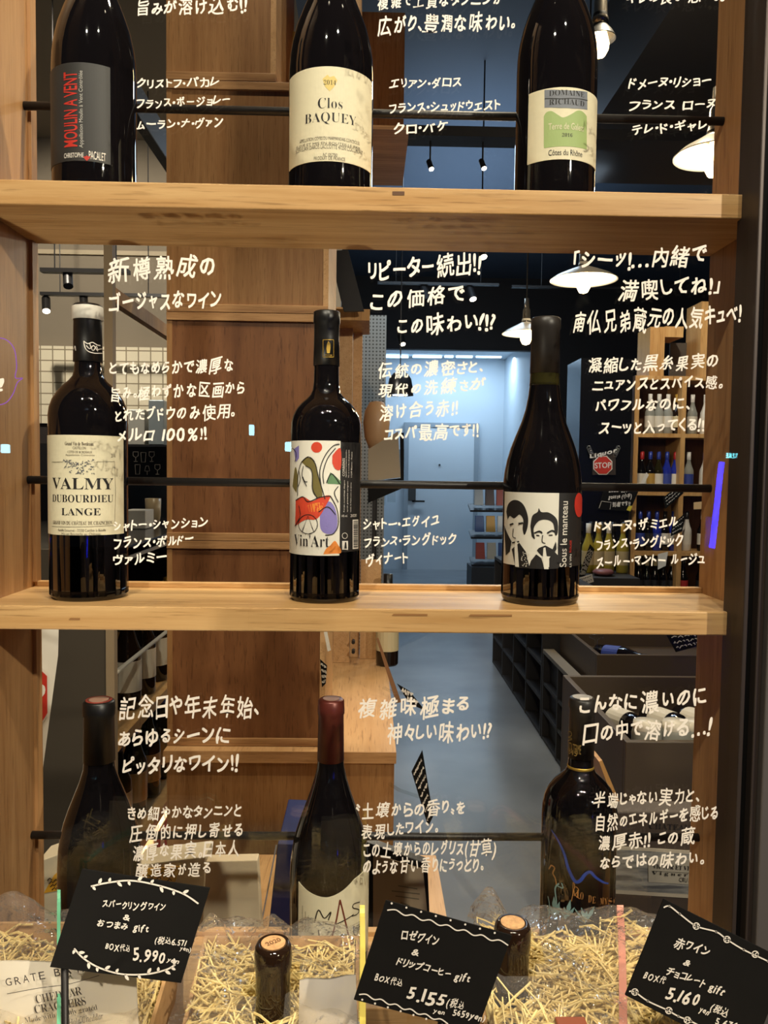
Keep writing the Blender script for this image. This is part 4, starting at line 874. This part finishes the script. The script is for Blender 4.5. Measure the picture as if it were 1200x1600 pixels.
MB().box(xa,xb,YW2+.02,YW2+.3,lv[4]+.001,at(1028,510,YW2).z).build('side_panel', PINE, o)
MB().box(xc,xc+.055,YW2+.02,YW2+.3,lv[4]+.001,at(1100,470,YW2).z).build('side_panel', PINE, o)
z = at(1050,526,YW2).z; MB().box(xb,xb+.14,YW2+.02,YW2+.3,z,z+.08).build('rail', PINE, o)
MB().box(xb+.14,xc,YW2+.28,YW2+.3,lv[4]+.001,z).build('back_panel', DK, o)
def row(x0, x1, z, kinds, where, y=YW2+.10):
    n = len(kinds)
    for i, kd in enumerate(kinds):
        x = at(x0+(x1-x0)*i/max(1,n-1),760,y).x
        far_bottle(kd, (x,y,z+.001), f'{kd[1]}-capped {kd[0]} bottle {where}, {ORD[i]} from the left')
row(1012,1054,lv[3],[('clear','white','white')]*3+[('brown','gold','cream')],'on the top board of the timber shelf')
row(1002,1054,lv[2],[('dark','red','white'),('dark','blue','gold'),('olive','blue','white'),('blue','blue','blue'),('blue','red','white')],'on the second board of the timber shelf')
row(1002,1054,lv[1],[('dark','blue','blue'),('dark','blue','black'),('blue','blue','blue'),('dark','black','white'),('blue','blue','white')],'on the third board of the timber shelf')
row(1002,1054,lv[0],[('dark','cream','black')]*5,'on the lowest board of the timber shelf')
row(1075,1100,lv[2],[('clear','white','blue'),('white','blue','white')],'in the right bay, second board')
row(1075,1100,lv[1],[('white','black','white'),('dark','white','white')],'in the right bay, third board')
row(1072,1100,lv[0],[('dark','black','red'),('dark','black','black')],'in the right bay, lowest board')
row(1078,1098,lv[3],[('clear','white','white'),('white','white','white')],'in the right bay, top board')
for i, (c4, lb) in enumerate((([(1036,778),(1062,757),(1068,770),(1040,795)],'striped white and black tag hanging over the second board of the timber shelf'),([(1050,820),(1072,800),(1066,830),(1048,838)],'black and white tag hanging over the third board'),([(998,760),(1010,738),(1014,742),(1002,764)],'white neck tag at the left of the second board'),([(1084,785),(1102,783),(1102,795),(1084,796)],'peach price label at the right bay'),([(1028,866),(1044,862),(1040,884),(1028,890)],'white tag hanging under the third board'))):
    card_at(c4, YW2-.0022-.002*(i==0), lb, 3 if i < 2 else 0, BOARD if i < 2 else (mat('peach_label',(226,190,140),.5) if i == 3 else WHITE), seed=20+i)
# dark cooler wall, sign, black card, bottles below
YD = 5.887
sg = thing('hanging_sign', at(945,745,YD), 'red STOP octagon with chalky Liquor lettering hanging on chains', 'sign')
cx, cy = 942, 727
quad(MB(),[(926,708),(962,708),(962,742),(926,742)],YD,.012).build('backing', mat('dark_brown_sign', (52,40,34), .6), sg)
def octb(r): return [(cx+r*cos(R(22.5+45*k)), cy+r*sin(R(22.5+45*k))) for k in range(8)]
quad(MB(),octb(16),YD-.006,.005).build('white_octagon', PEN, sg); quad(MB(),octb(14.5),YD-.009,.003).build('red_octagon', RED, sg)
mb = MB(); ptext(mb, 'STOP', 929.5, 743-11, 955, 742-11, 9, YD-.0105, .015); mb.build('lettering', PEN, sg)
mb = MB(); write(mb, 'Liquor', 923, 721-5, 964, 711-5, 8, YD-.012, random.Random(4), 1.6); mb.build('chalk_lettering', PEN, sg)
for x in (920,966):
    mb = MB(); 
    for j in range(4): a = at(x+(2 if x < 940 else -2)*j*.8,700+j*3.6,YD); mb.tube([a+Vector((.014*cos(q*pi/3),0,.016*sin(q*pi/3))) for q in range(7)],.004,5)
    mb.build('chain', mat('steel_chain', (150,146,138), .3, .8), sg)
o = thing('black_notice', at(960,797,YD), 'black handwritten notice tilted below the STOP sign with a yellow corner', 'notice')
quad(MB(),[(944,764),(1000,762),(984,799),(934,796)],YD,.006).build('card', BOARD, o)
mb = MB(); write(mb, '2022 初搾り', 951, 769, 989, 768, 7, YD-.002, random.Random(8), 1.5); write(mb, 'goutte (小甲)', 951, 779, 987, 778, 8, YD-.002, random.Random(9), 1.5); write(mb, '到着です!!', 957, 792, 985, 790, 8, YD-.002, random.Random(10), 1.5)
ink(mb, [(936,794),(940,783),(955,785),(953,796)], .6, YD-.002); mb.build('handwriting', PEN, o)
quad(MB(),[(979,797),(982,791),(988,790),(985,799)],YD-.001,.001).build('yellow_corner', mat('yellow_sticker', (214,196,60), .5), o)
ct = thing('dark_counter', (at(950,910,4.6).x,4.7,0), 'dark counter carrying yellow wine bottles below the STOP sign', 'counter')
a = at(900,903,4.6); b_ = at(1000,903,4.6); MB().box(a.x,b_.x,4.6,5.1,a.z-.05,a.z).build('top', SLATE, ct); MB().box(a.x+.02,b_.x,4.62,5.1,.001,a.z-.05).build('body', DK, ct)
for i, x in enumerate((918,934,950,972)): far_bottle(('yellow','gold' if i % 2 else 'white','cream'), (at(x,890,4.85).x,4.85,a.z+.001), f'pale yellow wine bottle on the dark counter below the STOP sign, {ORD[i]} from the left')
for i in range(5): far_bottle(('dark','black','black'), (at(906+i*17,880,5.0).x,5.0,a.z+.001), f'dark bottle behind the pale yellow bottles, {ORD[i]} from the left')
card_at([(901,904),(925,897),(928,909),(903,917)],4.5975,'white price slip on the dark counter right of the portrait bottle',2,WHITE,INK,seed=31)
card_at([(903,903),(922,850),(929,858),(913,903)],4.65,'dark slanting text card in front of the yellow bottles',5,seed=32)
mb = MB(); a3 = at(960,914,4.5); mb.lathe([(0,0),(.05,.004),(.065,.02),(.05,.036),(0,.04)],(a3.x,4.72,a.z+.001),24); tag(mb.build('salami_pack', mat('pink_pack', (150,96,96), .4), smooth=True), 'pinkish pack lying on the dark counter edge', 'pack')
st = tag(MB().box(at(903,760,5.9).x,at(984,760,5.9).x,5.9,6.3,0.001,at(940,560,5.9).z).build('black_cooler', mat('black_gloss_cooler', (16,15,15), .2)), 'tall black cooler behind the hanging STOP sign', 'cooler')
# ---- lamps
BULB = mat('warm_bulb', (255,214,150), .3, emit=28)
def pendant(px, py, Y, dia, label, dishcol, lampw, bulb=True):
    p = at(px,py,Y); o = thing('pendant_lamp', (p.x,Y,p.z), label, 'lamp'); r = dia/2
    MB().lathe([(.022,.075),(.026,.055),(r*.45,.040),(r*.8,.018),(r,0),None,(r,-.003),(r*.8,.014),(r*.45,.036),(.026,.05)],(p.x,Y,p.z),40).build('dish_shade', dishcol, o, smooth=True)
    MB().lathe([(0,.18),(.012,.18),(.014,.13),(.02,.12),(.022,.07),(.026,.06),(.026,.04),(0,.04)],(p.x,Y,p.z),20).build('lamp_holder', mat('chrome_holder', (190,180,164), .2, .9), o, smooth=True)
    MB().tube([(p.x,Y,p.z+.17),(p.x,Y,3.45 if Y > 4.7 or p.x < 1.05 else 3.0)],.004,8).build('flex', STEEL, o)
    if bulb:
        MB().lathe([(0,-.06),(.018,-.054),(.028,-.035),(.03,-.018),(.022,.015),(.014,.04),(0,.04)],(p.x,Y,p.z),20).build('bulb', BULB, o, smooth=True)
        light('POINT','pendant_light',(p.x,Y,p.z-.09),lampw,WARM,.03)
    return o
DISH = mat('white_enamel', (226,216,196), .3); 
pendant(912,437,3.5,.29,'white dish pendant lamp with bare bulb above the portrait bottle, right',DISH,14)
pendant(822,521,4.2,.25,'small white dish pendant lamp left of the portrait bottle capsule',DISH,14)
pendant(1118,243,2.2,.22,'large white dish pendant lamp cut off by the upper right panel',DISH,8)
pendant(937,60,2.6,.10,'small pendant lamp with bare bulb right of the green hill label bottle',mat('black_socket',(24,22,22),.5),8)
p = at(625,618,5.4); o = thing('black_pendant_lamp', (p.x,5.4,p.z), 'black bell pendant lamp in front of the white alcove', 'lamp')
MB().lathe([(0,.20),(.02,.20),(.024,.16),(.05,.145),(.075,.11),(.086,.05),(.09,0),None,(.086,0),(.08,.05),(.07,.1),(.0,.14)],(p.x,5.4,p.z),32).build('bell_shade', mat('black_enamel', (22,22,24), .3), o, smooth=True)
MB().tube([(p.x,5.4,p.z+.2),(p.x,5.4,3.45)],.004,8).build('flex', STEEL, o)
MB().lathe([(0,-.004),(.05,0),(.055,.02),(0,.06)],(p.x,5.4,p.z),20).build('diffuser', mat('cool_lamp_glow', (220,236,255), .3, emit=6), o, smooth=True)
zA = at(690,557,10.6).z+.0125
struct(MB().box(XA0-.3,XA1,8.9,10.9,zA,3.46).build('ceiling_alcove', COLDW))
LED = mat('cold_led', (190,224,255), .3, emit=5)
for i, (x0, x1) in enumerate(((598,638),(645,690),(695,708),(713,738),(744,783))):
    a = at(x0,557,10.6); b_ = at(x1,557,10.6); tag(MB().box(a.x,b_.x,10.58,10.63,a.z-.012,a.z+.012).build('led_tube', LED), f'cold white light tube over the alcove, {ORD[i]} from the left', 'light tube')
def track_spot(px, py, Y, label, lit, top, k=1.):
    p = at(px,py,Y); o = thing('track_spotlight', (p.x,Y,p.z), label, 'spotlight')
    zt = 3.46 if top is None else at(px,top,Y).z
    MB().tube([(p.x,Y,p.z+.02*k),(p.x,Y,zt)],.004,8).build('stem', STEEL, o)
    MB().tube([(p.x-.008*k,Y+.02*k,p.z+.036*k),(p.x+.009*k,Y-.02*k,p.z-.036*k)],.021*k,16).build('can', STEEL, o)
    if lit: MB().tube([(p.x+.0092*k,Y-.0205*k,p.z-.0365*k),(p.x+.0096*k,Y-.0214*k,p.z-.0382*k)],.018*k,16).build('lens', mat('spot_lens', (255,236,206), .3, emit=22), o)
for q in ((752,392,4.2,'lit track spotlight high behind the Repeater headline',True,None),(736,458,6.62,'lit track spotlight on the far rail',True,442,1.5),(672,258,3.66,'lit spotlight left of the green hill label bottle',True,208,.6),(754,257,3.66,'lit spotlight nearer the green hill label bottle',True,208,.6),
          (664,460,6.62,'unlit track spotlight left on the far rail',False,442,1.8),(627,530,7.6,'small track spotlight above the alcove',True,None,1.4),(106,436,3.62,'black track spotlight under the left ceiling',False,421),(72,476,4.62,'lit track spotlight low at far left',True,458,1.1),(131,474,4.62,'unlit track spotlight behind the white-ringed capsule',False,458,1.1)): track_spot(*q)
for nm, (x0, x1, y, Y), lb in (('track_rail',(590,780,441,6.6),'black track rail across the blue ceiling'),('track_rail',(62,200,421,3.6),'black track rail under the left ceiling'),('track_rail',(62,260,458,4.6),'black track rail farther back at left'),('track_rail',(800,1110,447,6.6),'black rail continuing right behind the dish pendant')):
    a = at(x0,y,Y); b_ = at(x1,y,Y); o = thing(nm, ((a.x+b_.x)/2,Y,3.46), lb, 'rail'); MB().box(a.x,b_.x,Y,Y+.04,a.z-.009,a.z+.009).build('rail', STEEL, o)
    for t in (.15,.85): x = a.x+(b_.x-a.x)*t; MB().tube([(x,Y+.02,a.z+.009),(x,Y+.02,3.46)],.003,8).build('hanger', STEEL, o)

# ================================================================ GIFT BOXES IN FRONT OF THE WINDOW
KRAFT = mat('kraft_board', (190,152,104), .7, noise=.08, nscale=90); STRAWM = mat('wood_wool', (248,222,152), .55, noise=.12, nscale=25)
LED_Z = .701
def gift_box(px0, px1, rimy, seed, label, wlabel, slabel, hole=None, peaks=(), fill=0.):
    rn = random.Random(seed); yf, yb = .47, .69
    x0, x1 = at(px0,1540,.62).x, at(px1,1540,.62).x; zr = at((px0+px1)/2,rimy,yb).z
    g = thing('gift_box', ((x0+x1)/2,(yf+yb)/2,LED_Z), label, 'box'); t = .003
    MB().box(x0,x1,yf,yb,LED_Z,LED_Z+t).build('bottom_panel', KRAFT, g)
    MB().box(x0,x1,yb-t,yb,LED_Z+t,zr).build('back_wall', KRAFT, g); MB().box(x0,x1,yf,yf+t,LED_Z+t,zr-.05).build('front_wall', KRAFT, g)
    for xa in (x0,x1-t): MB().prism([(xa,yf+t,LED_Z+t),(xa,yb-t,LED_Z+t),(xa,yb-t,zr),(xa,yf+t,zr-.05)],(t,0,0)).build('side_wall', KRAFT, g)
    # wood wool: uncountable shreds
    def top(x, y): return zr-.014+fill-.06*(yb-y)**1.0 + .010*sin(x*61+seed)*sin(y*47+seed)
    mb = MB(); n = 14
    P = [(x0+t+(x1-x0-2*t)*i/n, yf+t+(yb-yf-2*t)*j/n) for j in range(n+1) for i in range(n+1)]
    mb.add([(x,y,top(x,y)-.012) for x,y in P], [(j*(n+1)+i,j*(n+1)+i+1,(j+1)*(n+1)+i+1,(j+1)*(n+1)+i) for j in range(n) for i in range(n)])
    for k in range(int(4600*(x1-x0))):
        x = rn.uniform(x0+.004,x1-.004); y = rn.uniform(.545,yb-.004); a = rn.uniform(0,pi); L = rn.uniform(.025,.075); c = rn.uniform(-.5,.5); z = top(x,y)+rn.uniform(-.010,.010); tilt = rn.uniform(-.35,.35)
        if hole and math.hypot(x-hole[0],y-hole[1]) < .02: continue
        pts = []
        for q in range(5):
            s_ = (q/4-.5)*L; xx = x+s_*cos(a)-c*s_*s_*14*sin(a); yy = y+s_*sin(a)+c*s_*s_*14*cos(a)
            xx = min(max(xx,x0+.004),x1-.004); yy = min(max(yy,yf+.01),yb-.005)
            if hole:
                d = math.hypot(xx-hole[0],yy-hole[1])
                if d < .018: xx = hole[0]+(xx-hole[0])/max(d,1e-4)*.018; yy = hole[1]+(yy-hole[1])/max(d,1e-4)*.018
            pts.append((xx,yy,z+s_*tilt+.004*sin(q*1.6+k)))
        mb.tube(pts, rn.uniform(.0006,.0011), 4, cap=False)
    tag(mb.build('wood_wool', STRAWM), slabel, 'packing straw', kind='stuff')
    # crinkled clear wrap over the top
    nx, ny = 46, 30; mb = MB(); V = []; F = []
    prof = [(yb+.003,zr-.06),(yb+.0035,zr-.01),(yb+.002,zr+.010),(yb-.018,zr+.018),(yb-.06,zr+.015+fill),(yb-.10,zr+.008+fill),(yf,zr-.03),(yf-.004,zr-.08)]
    ph = [rn.uniform(0,6) for _ in range(8)]
    for j in range(ny+1):
        u = j/ny*(len(prof)-1); i0 = min(int(u),len(prof)-2); f = u-i0; y = prof[i0][0]*(1-f)+prof[i0+1][0]*f; z = prof[i0][1]*(1-f)+prof[i0+1][1]*f
        for i in range(nx+1):
            x = x0-.003+(x1-x0+.006)*i/nx; amp = .0042 if 4 < j < ny-3 else .0008
            d = amp*(sin(x*95+ph[0]+y*70)+.7*abs(sin(x*120+ph[1]-y*130))+.5*sin(y*160+ph[2]+x*40))+rn.uniform(-1,1)*amp*.06
            for kx, ky, kh, kw in peaks: d += kh*math.exp(-((x-at(kx,rimy,yb).x)**2+(y-ky)**2)/(kw*kw))
            V.append((x, y+(0 if amp > .001 else 0), z+d))
    for j in range(ny):
        for i in range(nx):
            q = (j*(nx+1)+i,j*(nx+1)+i+1,(j+1)*(nx+1)+i+1,(j+1)*(nx+1)+i)
            if hole:
                cx = sum(V[k][0] for k in q)/4; cy = sum(V[k][1] for k in q)/4
                if math.hypot(cx-hole[0],cy-hole[1]) < .024: continue
            F.append(q)
    w = mb.add(V,F).build('clear_wrap', FILM, g, smooth=True); w['label'] = wlabel
    return g, x0, x1, zr
def corked(px, py, Y, label, year=None):
    p = at(px,py,Y); base = LED_Z+.0035; H = p.z-base; o = thing('wine_bottle', (p.x,Y,base), label, 'bottle'); h0 = H
    MB().lathe([(.0095,h0-.004),(.0098,h0),(.0125,h0),(.0140,h0-.003),None,(.0146,h0-.006),(.0146,h0-.018),(.0138,h0-.021),(.0135,h0-.03),(.0142,h0-.075),(.018,h0-.10),(.030,h0-.14),(.037,h0-.165),(.038,h0-.19),(.038,.006),(.034,0),(0,.004)],(p.x,Y,base),40).build('glass_body', BROWNGLASS, o, smooth=True)
    ck = MB().lathe([(0,h0+.0005),(.0095,h0+.0003),(.0096,h0-.006)],(p.x,Y,base),28).build('cork', mat('cork', (206,160,110), .7, noise=.25, nscale=260), o)
    if year:
        V, F = fit(year,-.0062,-.0024,.0062,.0024); q = R(35); MB().add([(p.x+a*cos(q)-b_*sin(q),Y+a*sin(q)+b_*cos(q),base+h0+.0009) for a,b_ in V],F).build('year_stamp', mat('cork_print', (110,74,44), .7), ck)
    return (p.x, Y)
h2 = corked(427,1473,.605,'brown glass bottle with cork stamped 2020 standing in the middle gift box','2020')
h3 = corked(801,1441,.615,'brown bottle with plain cork behind the rose wine price card, in the right gift box')
gA = gift_box(-70,255,1440,11,'kraft gift box with cheese crackers at the lower left, clear wrapped','clear cellophane wrap with bright creases','pale wood wool packing around the cracker bag, left gift box',None,((20,.68,.012,.03),(200,.69,.012,.02)),-.004)
gB = gift_box(292,560,1462,12,'kraft gift box holding the corked 2020 bottle, lower middle, clear wrapped','clear cellophane wrap with pointed corners','pale wood wool packing around the bottle stamped 2020',h2,((345,.655,.03,.012),(436,.66,.018,.012),(308,.62,.012,.02)),.0)
gC = gift_box(752,1110,1462,13,'kraft gift box full of wood wool between two price cards, lower right','clear cellophane wrap with a tall crinkled corner','thick pale wood wool between the rose and red wine cards',h3,((752,.66,.034,.016),(850,.68,.014,.04),(1000,.67,.012,.05)),.016)
# bands round the boxes
def band(px, lean, col, label, g, w=.0022):
    root, x0, x1, zr = g; X = lambda k, Y: at(px+lean*k,1500,Y).x
    pts = curve([(X(0,.695),.6945,LED_Z+.01),(X(0,.695),.6955,zr+.002),(X(.1,.685),.685,zr+.020),(X(.4,.63),.63,zr+.021),(X(.8,.55),.55,zr+.008),(X(1,.466),.464,zr-.026),(X(1,.466),.463,LED_Z+.01)],6)
    mb = MB(); V = []
    for p in pts: V += [(p[0]-w,p[1],p[2]),(p[0]+w,p[1],p[2]),(p[0]+w,p[1]-.0003,p[2]+.0006),(p[0]-w,p[1]-.0003,p[2]+.0006)]
    n = len(pts); mb.add(V,[(4*i+a,4*i+(a+1)%4,4*i+4+(a+1)%4,4*i+4+a) for i in range(n-1) for a in range(4)]); o = mb.build('elastic_band', mat(label.replace(' ','_'), col, .45), root); o['label'] = label
band(565,4,(226,206,96),'yellow elastic band',gB)
band(966,14,(226,150,128),'pink elastic band',gC,w=.003)
band(93,-2,(110,190,150),'mint green elastic band',gA,w=.0014)
# cracker bag and white pouch
def pouch(name, c4, Y, bulge, m, label, cat):
    o = thing(name, at(*c4[3],Y), label, cat); A = [at(x,y,Y) for x,y in c4]; n = 14; mb = MB(); V = []
    for sd in (-1,1):
        for j in range(n+1):
            for i in range(n+1):
                s_, t = i/n, j/n; p = (A[0].lerp(A[1],s_)).lerp(A[3].lerp(A[2],s_),t); b_ = bulge*(sin(pi*s_)*sin(pi*min(1,max(0,t*1.1-.04))))**.6 if 0 < s_ < 1 and 0 < t < 1 else 0
                V.append((p.x,Y+sd*(b_+.0006)+.0012*sin(9*s_+5*t),p.z))
    k = (n+1)**2; F = [(q*k+j*(n+1)+i,q*k+j*(n+1)+i+1,q*k+(j+1)*(n+1)+i+1,q*k+(j+1)*(n+1)+i) for q in (0,1) for j in range(n) for i in range(n)]
    mb.add(V,F).build('pouch', m, o, smooth=True); return o
YP1 = .578
bag = pouch('cracker_bag', [(-25,1503),(212,1500),(222,1690),(-30,1700)], YP1, .006, mat('white_foil_paper', (232,224,206), .35), 'white bag of cheddar crackers with thin lettering in the left gift box', 'bag')
yq = YP1-.0085; mb = MB()
for ch, x, y in zip('GRATE BRITAIN', (10,24,37,49,62,0,86,98,110,118,129,139,146), (1541,1539,1536,1533.5,1531,0,1526,1524,1522,1520.5,1519,1517,1515)):
    if ch != ' ': ptext(mb, ch, x, y, x+(9 if ch != 'I' else 2), y-1.6, 12, yq)
ink(mb, curve([(11,1553),(60,1544),(110,1537),(155,1524)],6), .9, yq)
ptext(mb, serif('CHEDDAR'), 57, 1568, 129, 1554, 13, yq, -.01); ptext(mb, serif('CRACKERS'), 55, 1584, 135, 1570, 13, yq, -.01)
ptext(mb, serif('Made with freshly grated'), 40, 1601, 153, 1580, 11, yq, -.012); ptext(mb, italic('& Hole Cheddar'), 100, 1605, 162, 1592, 11, yq)
mb.build('lettering', mat('charcoal_print', (66,60,58), .6), bag)
pouch('coffee_pouch', [(468,1532),(556,1524),(562,1690),(464,1690)], .585, .006, mat('white_foil', (216,210,200), .25, .15), 'plain white foil pouch in the middle gift box beside the 2020 bottle', 'pouch')
mb = MB(); a = at(868,1592,.555); mb.box(a.x,a.x+.022,.545,.558,a.z-.1,a.z); tag(mb.build('chocolate_box', mat('rust_box', (140,72,40), .5), bevel=.001), 'rust-brown chocolate box corner poking from the wood wool', 'box')
# price cards on sticks
def price_card(c4, Y, label, texts, extra, sx, seed):
    o = thing('price_card', (at(*sx,Y).x,Y+.003,LED_Z), label, 'card')
    cd = MB().prism([at(x,y,Y) for x,y in c4],(0,.0012,0)).build('card', BOARD, o)
    p = at(*sx,Y+.004); x = at(sx[0],1590,Y+.004).x; MB().tube([(p.x,Y+.004,p.z),(x,Y+.004,LED_Z+.004)],.0026,10).build('stick', STEEL, o, smooth=True)
    mb = MB(); rnd = random.Random(seed); yw = Y-.0006
    for s_, x0, y0, x1, y1, h, wt in texts: write(mb, s_, x0, y0, x1, y1, h, yw, rnd, wt)
    mb.build('handwriting', PEN, cd); mb = MB()
    for pts, w in extra: ink(mb, pts, w, yw)
    mb.build('drawn_border', PEN, cd); return o
def vine(pts, w=2.6):
    c_ = curve(pts,8); out = [(c_,w)]
    for i in range(4,len(c_)-2,7):
        a = math.atan2(c_[i+1][1]-c_[i-1][1],c_[i+1][0]-c_[i-1][0])
        for sg_ in ((1,) if (i//7)%2 else (-1,)):
            b_ = a+sg_*.9; x, y = c_[i]; out.append(([(x+k*11/5*cos(b_),y+k*11/5*sin(b_)) for k in range(6)], [1.6,3,4.6,5,3.8,1.2]))
            b_ = a-sg_*1.1; x, y = c_[max(0,i-3)]; out.append(([(x+k*8/5*cos(b_),y+k*8/5*sin(b_)) for k in range(6)], [1.4,2.6,4,4.4,3.2,1]))
    return out
def dots(l, r=1.6): return [([(x-r,y),(x-r*.4,y),(x+r*.4,y),(x+r,y)], [1,2*r,2*r,1]) for x,y in l]
price_card([(128,1358),(328,1388),(283,1536),(78,1511)], .545, 'black price card for sparkling wine reading 5.990 yen, left of three', [
 ("スパークリングワイン",160,1419,258,1425,16,1),("&",192,1437,203,1439,11,1),("おつまみ gift",152,1449,232,1457,15,1),("(税込6.571",242,1473,290,1479,12,1),("yen)",281,1484,298,1487,8,1),("BOX代込",165,1483,203,1488,12,1),("5.990",207,1500,257,1505,23,1),("yen",261,1502,279,1506,9,1)],
 vine([(142,1385),(170,1379),(205,1376),(245,1383),(285,1396),(310,1412)])+vine([(116,1482),(130,1497),(155,1512),(190,1522),(230,1522),(260,1515),(274,1507)]), (101,1500), 1)
def wavy(x0, y0, x1, y1, n, amp): return curve([(x0+(x1-x0)*k/n, y0+(y1-y0)*k/n+amp*(-1)**k) for k in range(n+1)],6)
price_card([(603,1407),(800,1462),(745,1612),(553,1562)], .535, 'black price card for rose wine reading 5.155 yen, middle of three', [
 ("ロゼワイン",626,1467,684,1479,19,1),("&",643,1491,654,1494,12,1),("ドリップコーヒー gift",619,1509,733,1536,16,1),("BOX代込",585,1531,628,1541,13,1),("5.155",635,1561,694,1573,25,1),("yen",677,1582,694,1586,9,1),("(税込",697,1571,724,1578,14,1),("5659yen)",707,1586,757,1596,12,1)],
 [(wavy(605,1420,794,1475,14,2.2),2)]+dots([(612+23*k,1411.5+6.6*k) for k in range(8)])+[(wavy(561,1552,700,1598,12,2),2)]+dots([(566+20*k,1562+6*k) for k in range(6)]), (690,1560), 2)
def knots(pts, ring): 
    out = [(curve(pts,8),2.2)]
    for x, y in ring: out.append(([(x+5*cos(k*.55),y+5*sin(k*.55)) for k in range(13)],1.6)); out.append(([(x-3,y+3),(x+3,y-3)],1.5))
    return out+dots(pts[1:-1],1.8)
price_card([(1037,1405),(1232,1503),(1172,1655),(977,1555)], .53, 'black price card for red wine reading 5.160 yen, right of three', [
 ("赤ワイン",1052,1480,1105,1497,20,1),("&",1067,1507,1078,1510,12,1),("チョコレート gift",1039,1523,1130,1556,16,1),("BOX代",1005,1528,1038,1538,13,1),("5.160",1040,1561,1090,1573,25,1),("yen",1092,1580,1107,1586,11,1),("(税込",1109,1578,1136,1590,14,1),("5.676",1117,1600,1150,1608,13,1)],
 knots([(1037,1418),(1046,1416),(1062,1428),(1088,1447),(1119,1456),(1136,1468),(1162,1484),(1200,1502),(1222,1514)],[(1088,1447),(1136,1468),(1180,1491)])+knots([(983,1549),(992,1550),(1012,1564),(1042,1578),(1060,1588),(1080,1596),(1110,1612)],[(992,1550),(1045,1579),(1074,1594)]), (1105,1560), 3)

# ================================================================ ACROSS THE STREET (seen mirrored in the pane)
def mirrored(px, py, D): p = at(px,py,YG+D); return Vector((p.x,YG-D,p.z))
a = mirrored(1128,722,7.0); b_ = mirrored(1113,856,7.0)
o = thing('neon_tube', (b_.x,b_.y,0.001), 'blue neon tube mirrored in the pane over the right shelf panel', 'neon light')
MB().tube([b_,a],.026,12).build('tube', mat('blue_neon', (14,26,255), .4, emit=60), o, smooth=True)
MB().box(b_.x-.05,b_.x+.05,b_.y-.12,b_.y-.06,0.001,b_.z+.3).build('post', SLATE, o)
lit = mat('lit_sign_face', (150,215,235), .4, emit=26)
o = thing('shop_sign', mirrored(1145,712,9.5), 'small lit cyan shop sign mirrored in the pane at the right panel', 'sign')
a = mirrored(1163,716,9.5); b_ = mirrored(1134,708,9.5); V, F = fit('HAREKE',0,0,1,1,.01)
MB().add([(a.x+(b_.x-a.x)*p[0],a.y+.012,a.z+(b_.z-a.z)*p[1]) for p in V],F).build('letters', mat('cyan_letters', (110,225,235), .4, emit=40), o)
MB().box(b_.x-.1,a.x+.1,a.y-.06,a.y,0.001,b_.z+.1).build('board', NEARBLACK, o)
for i, (x, y, w, h) in enumerate(((393,672,5,10),(450,698,6,9),(8,701,7,8))):  # lit windows opposite, stood in for by glowing boxes on added posts
    p = mirrored(x,y,6.0); q = w/1247*5.2; r_ = h/1247*5.6
    o = thing('window_light', (p.x,p.y,0.001), f'small cold-white window light mirrored in the pane, {["over the crate tower","beside the centre bottle shoulder","at the far left edge"][i]}', 'window light')
    MB().box(p.x-q,p.x+q,p.y-q,p.y+q,p.z-r_,p.z+r_).build('lamp_head', lit, o, bevel=.01)
    MB().tube([(p.x,p.y,0.001),(p.x,p.y,p.z-r_)],.02,8).build('post', NEARBLACK, o)
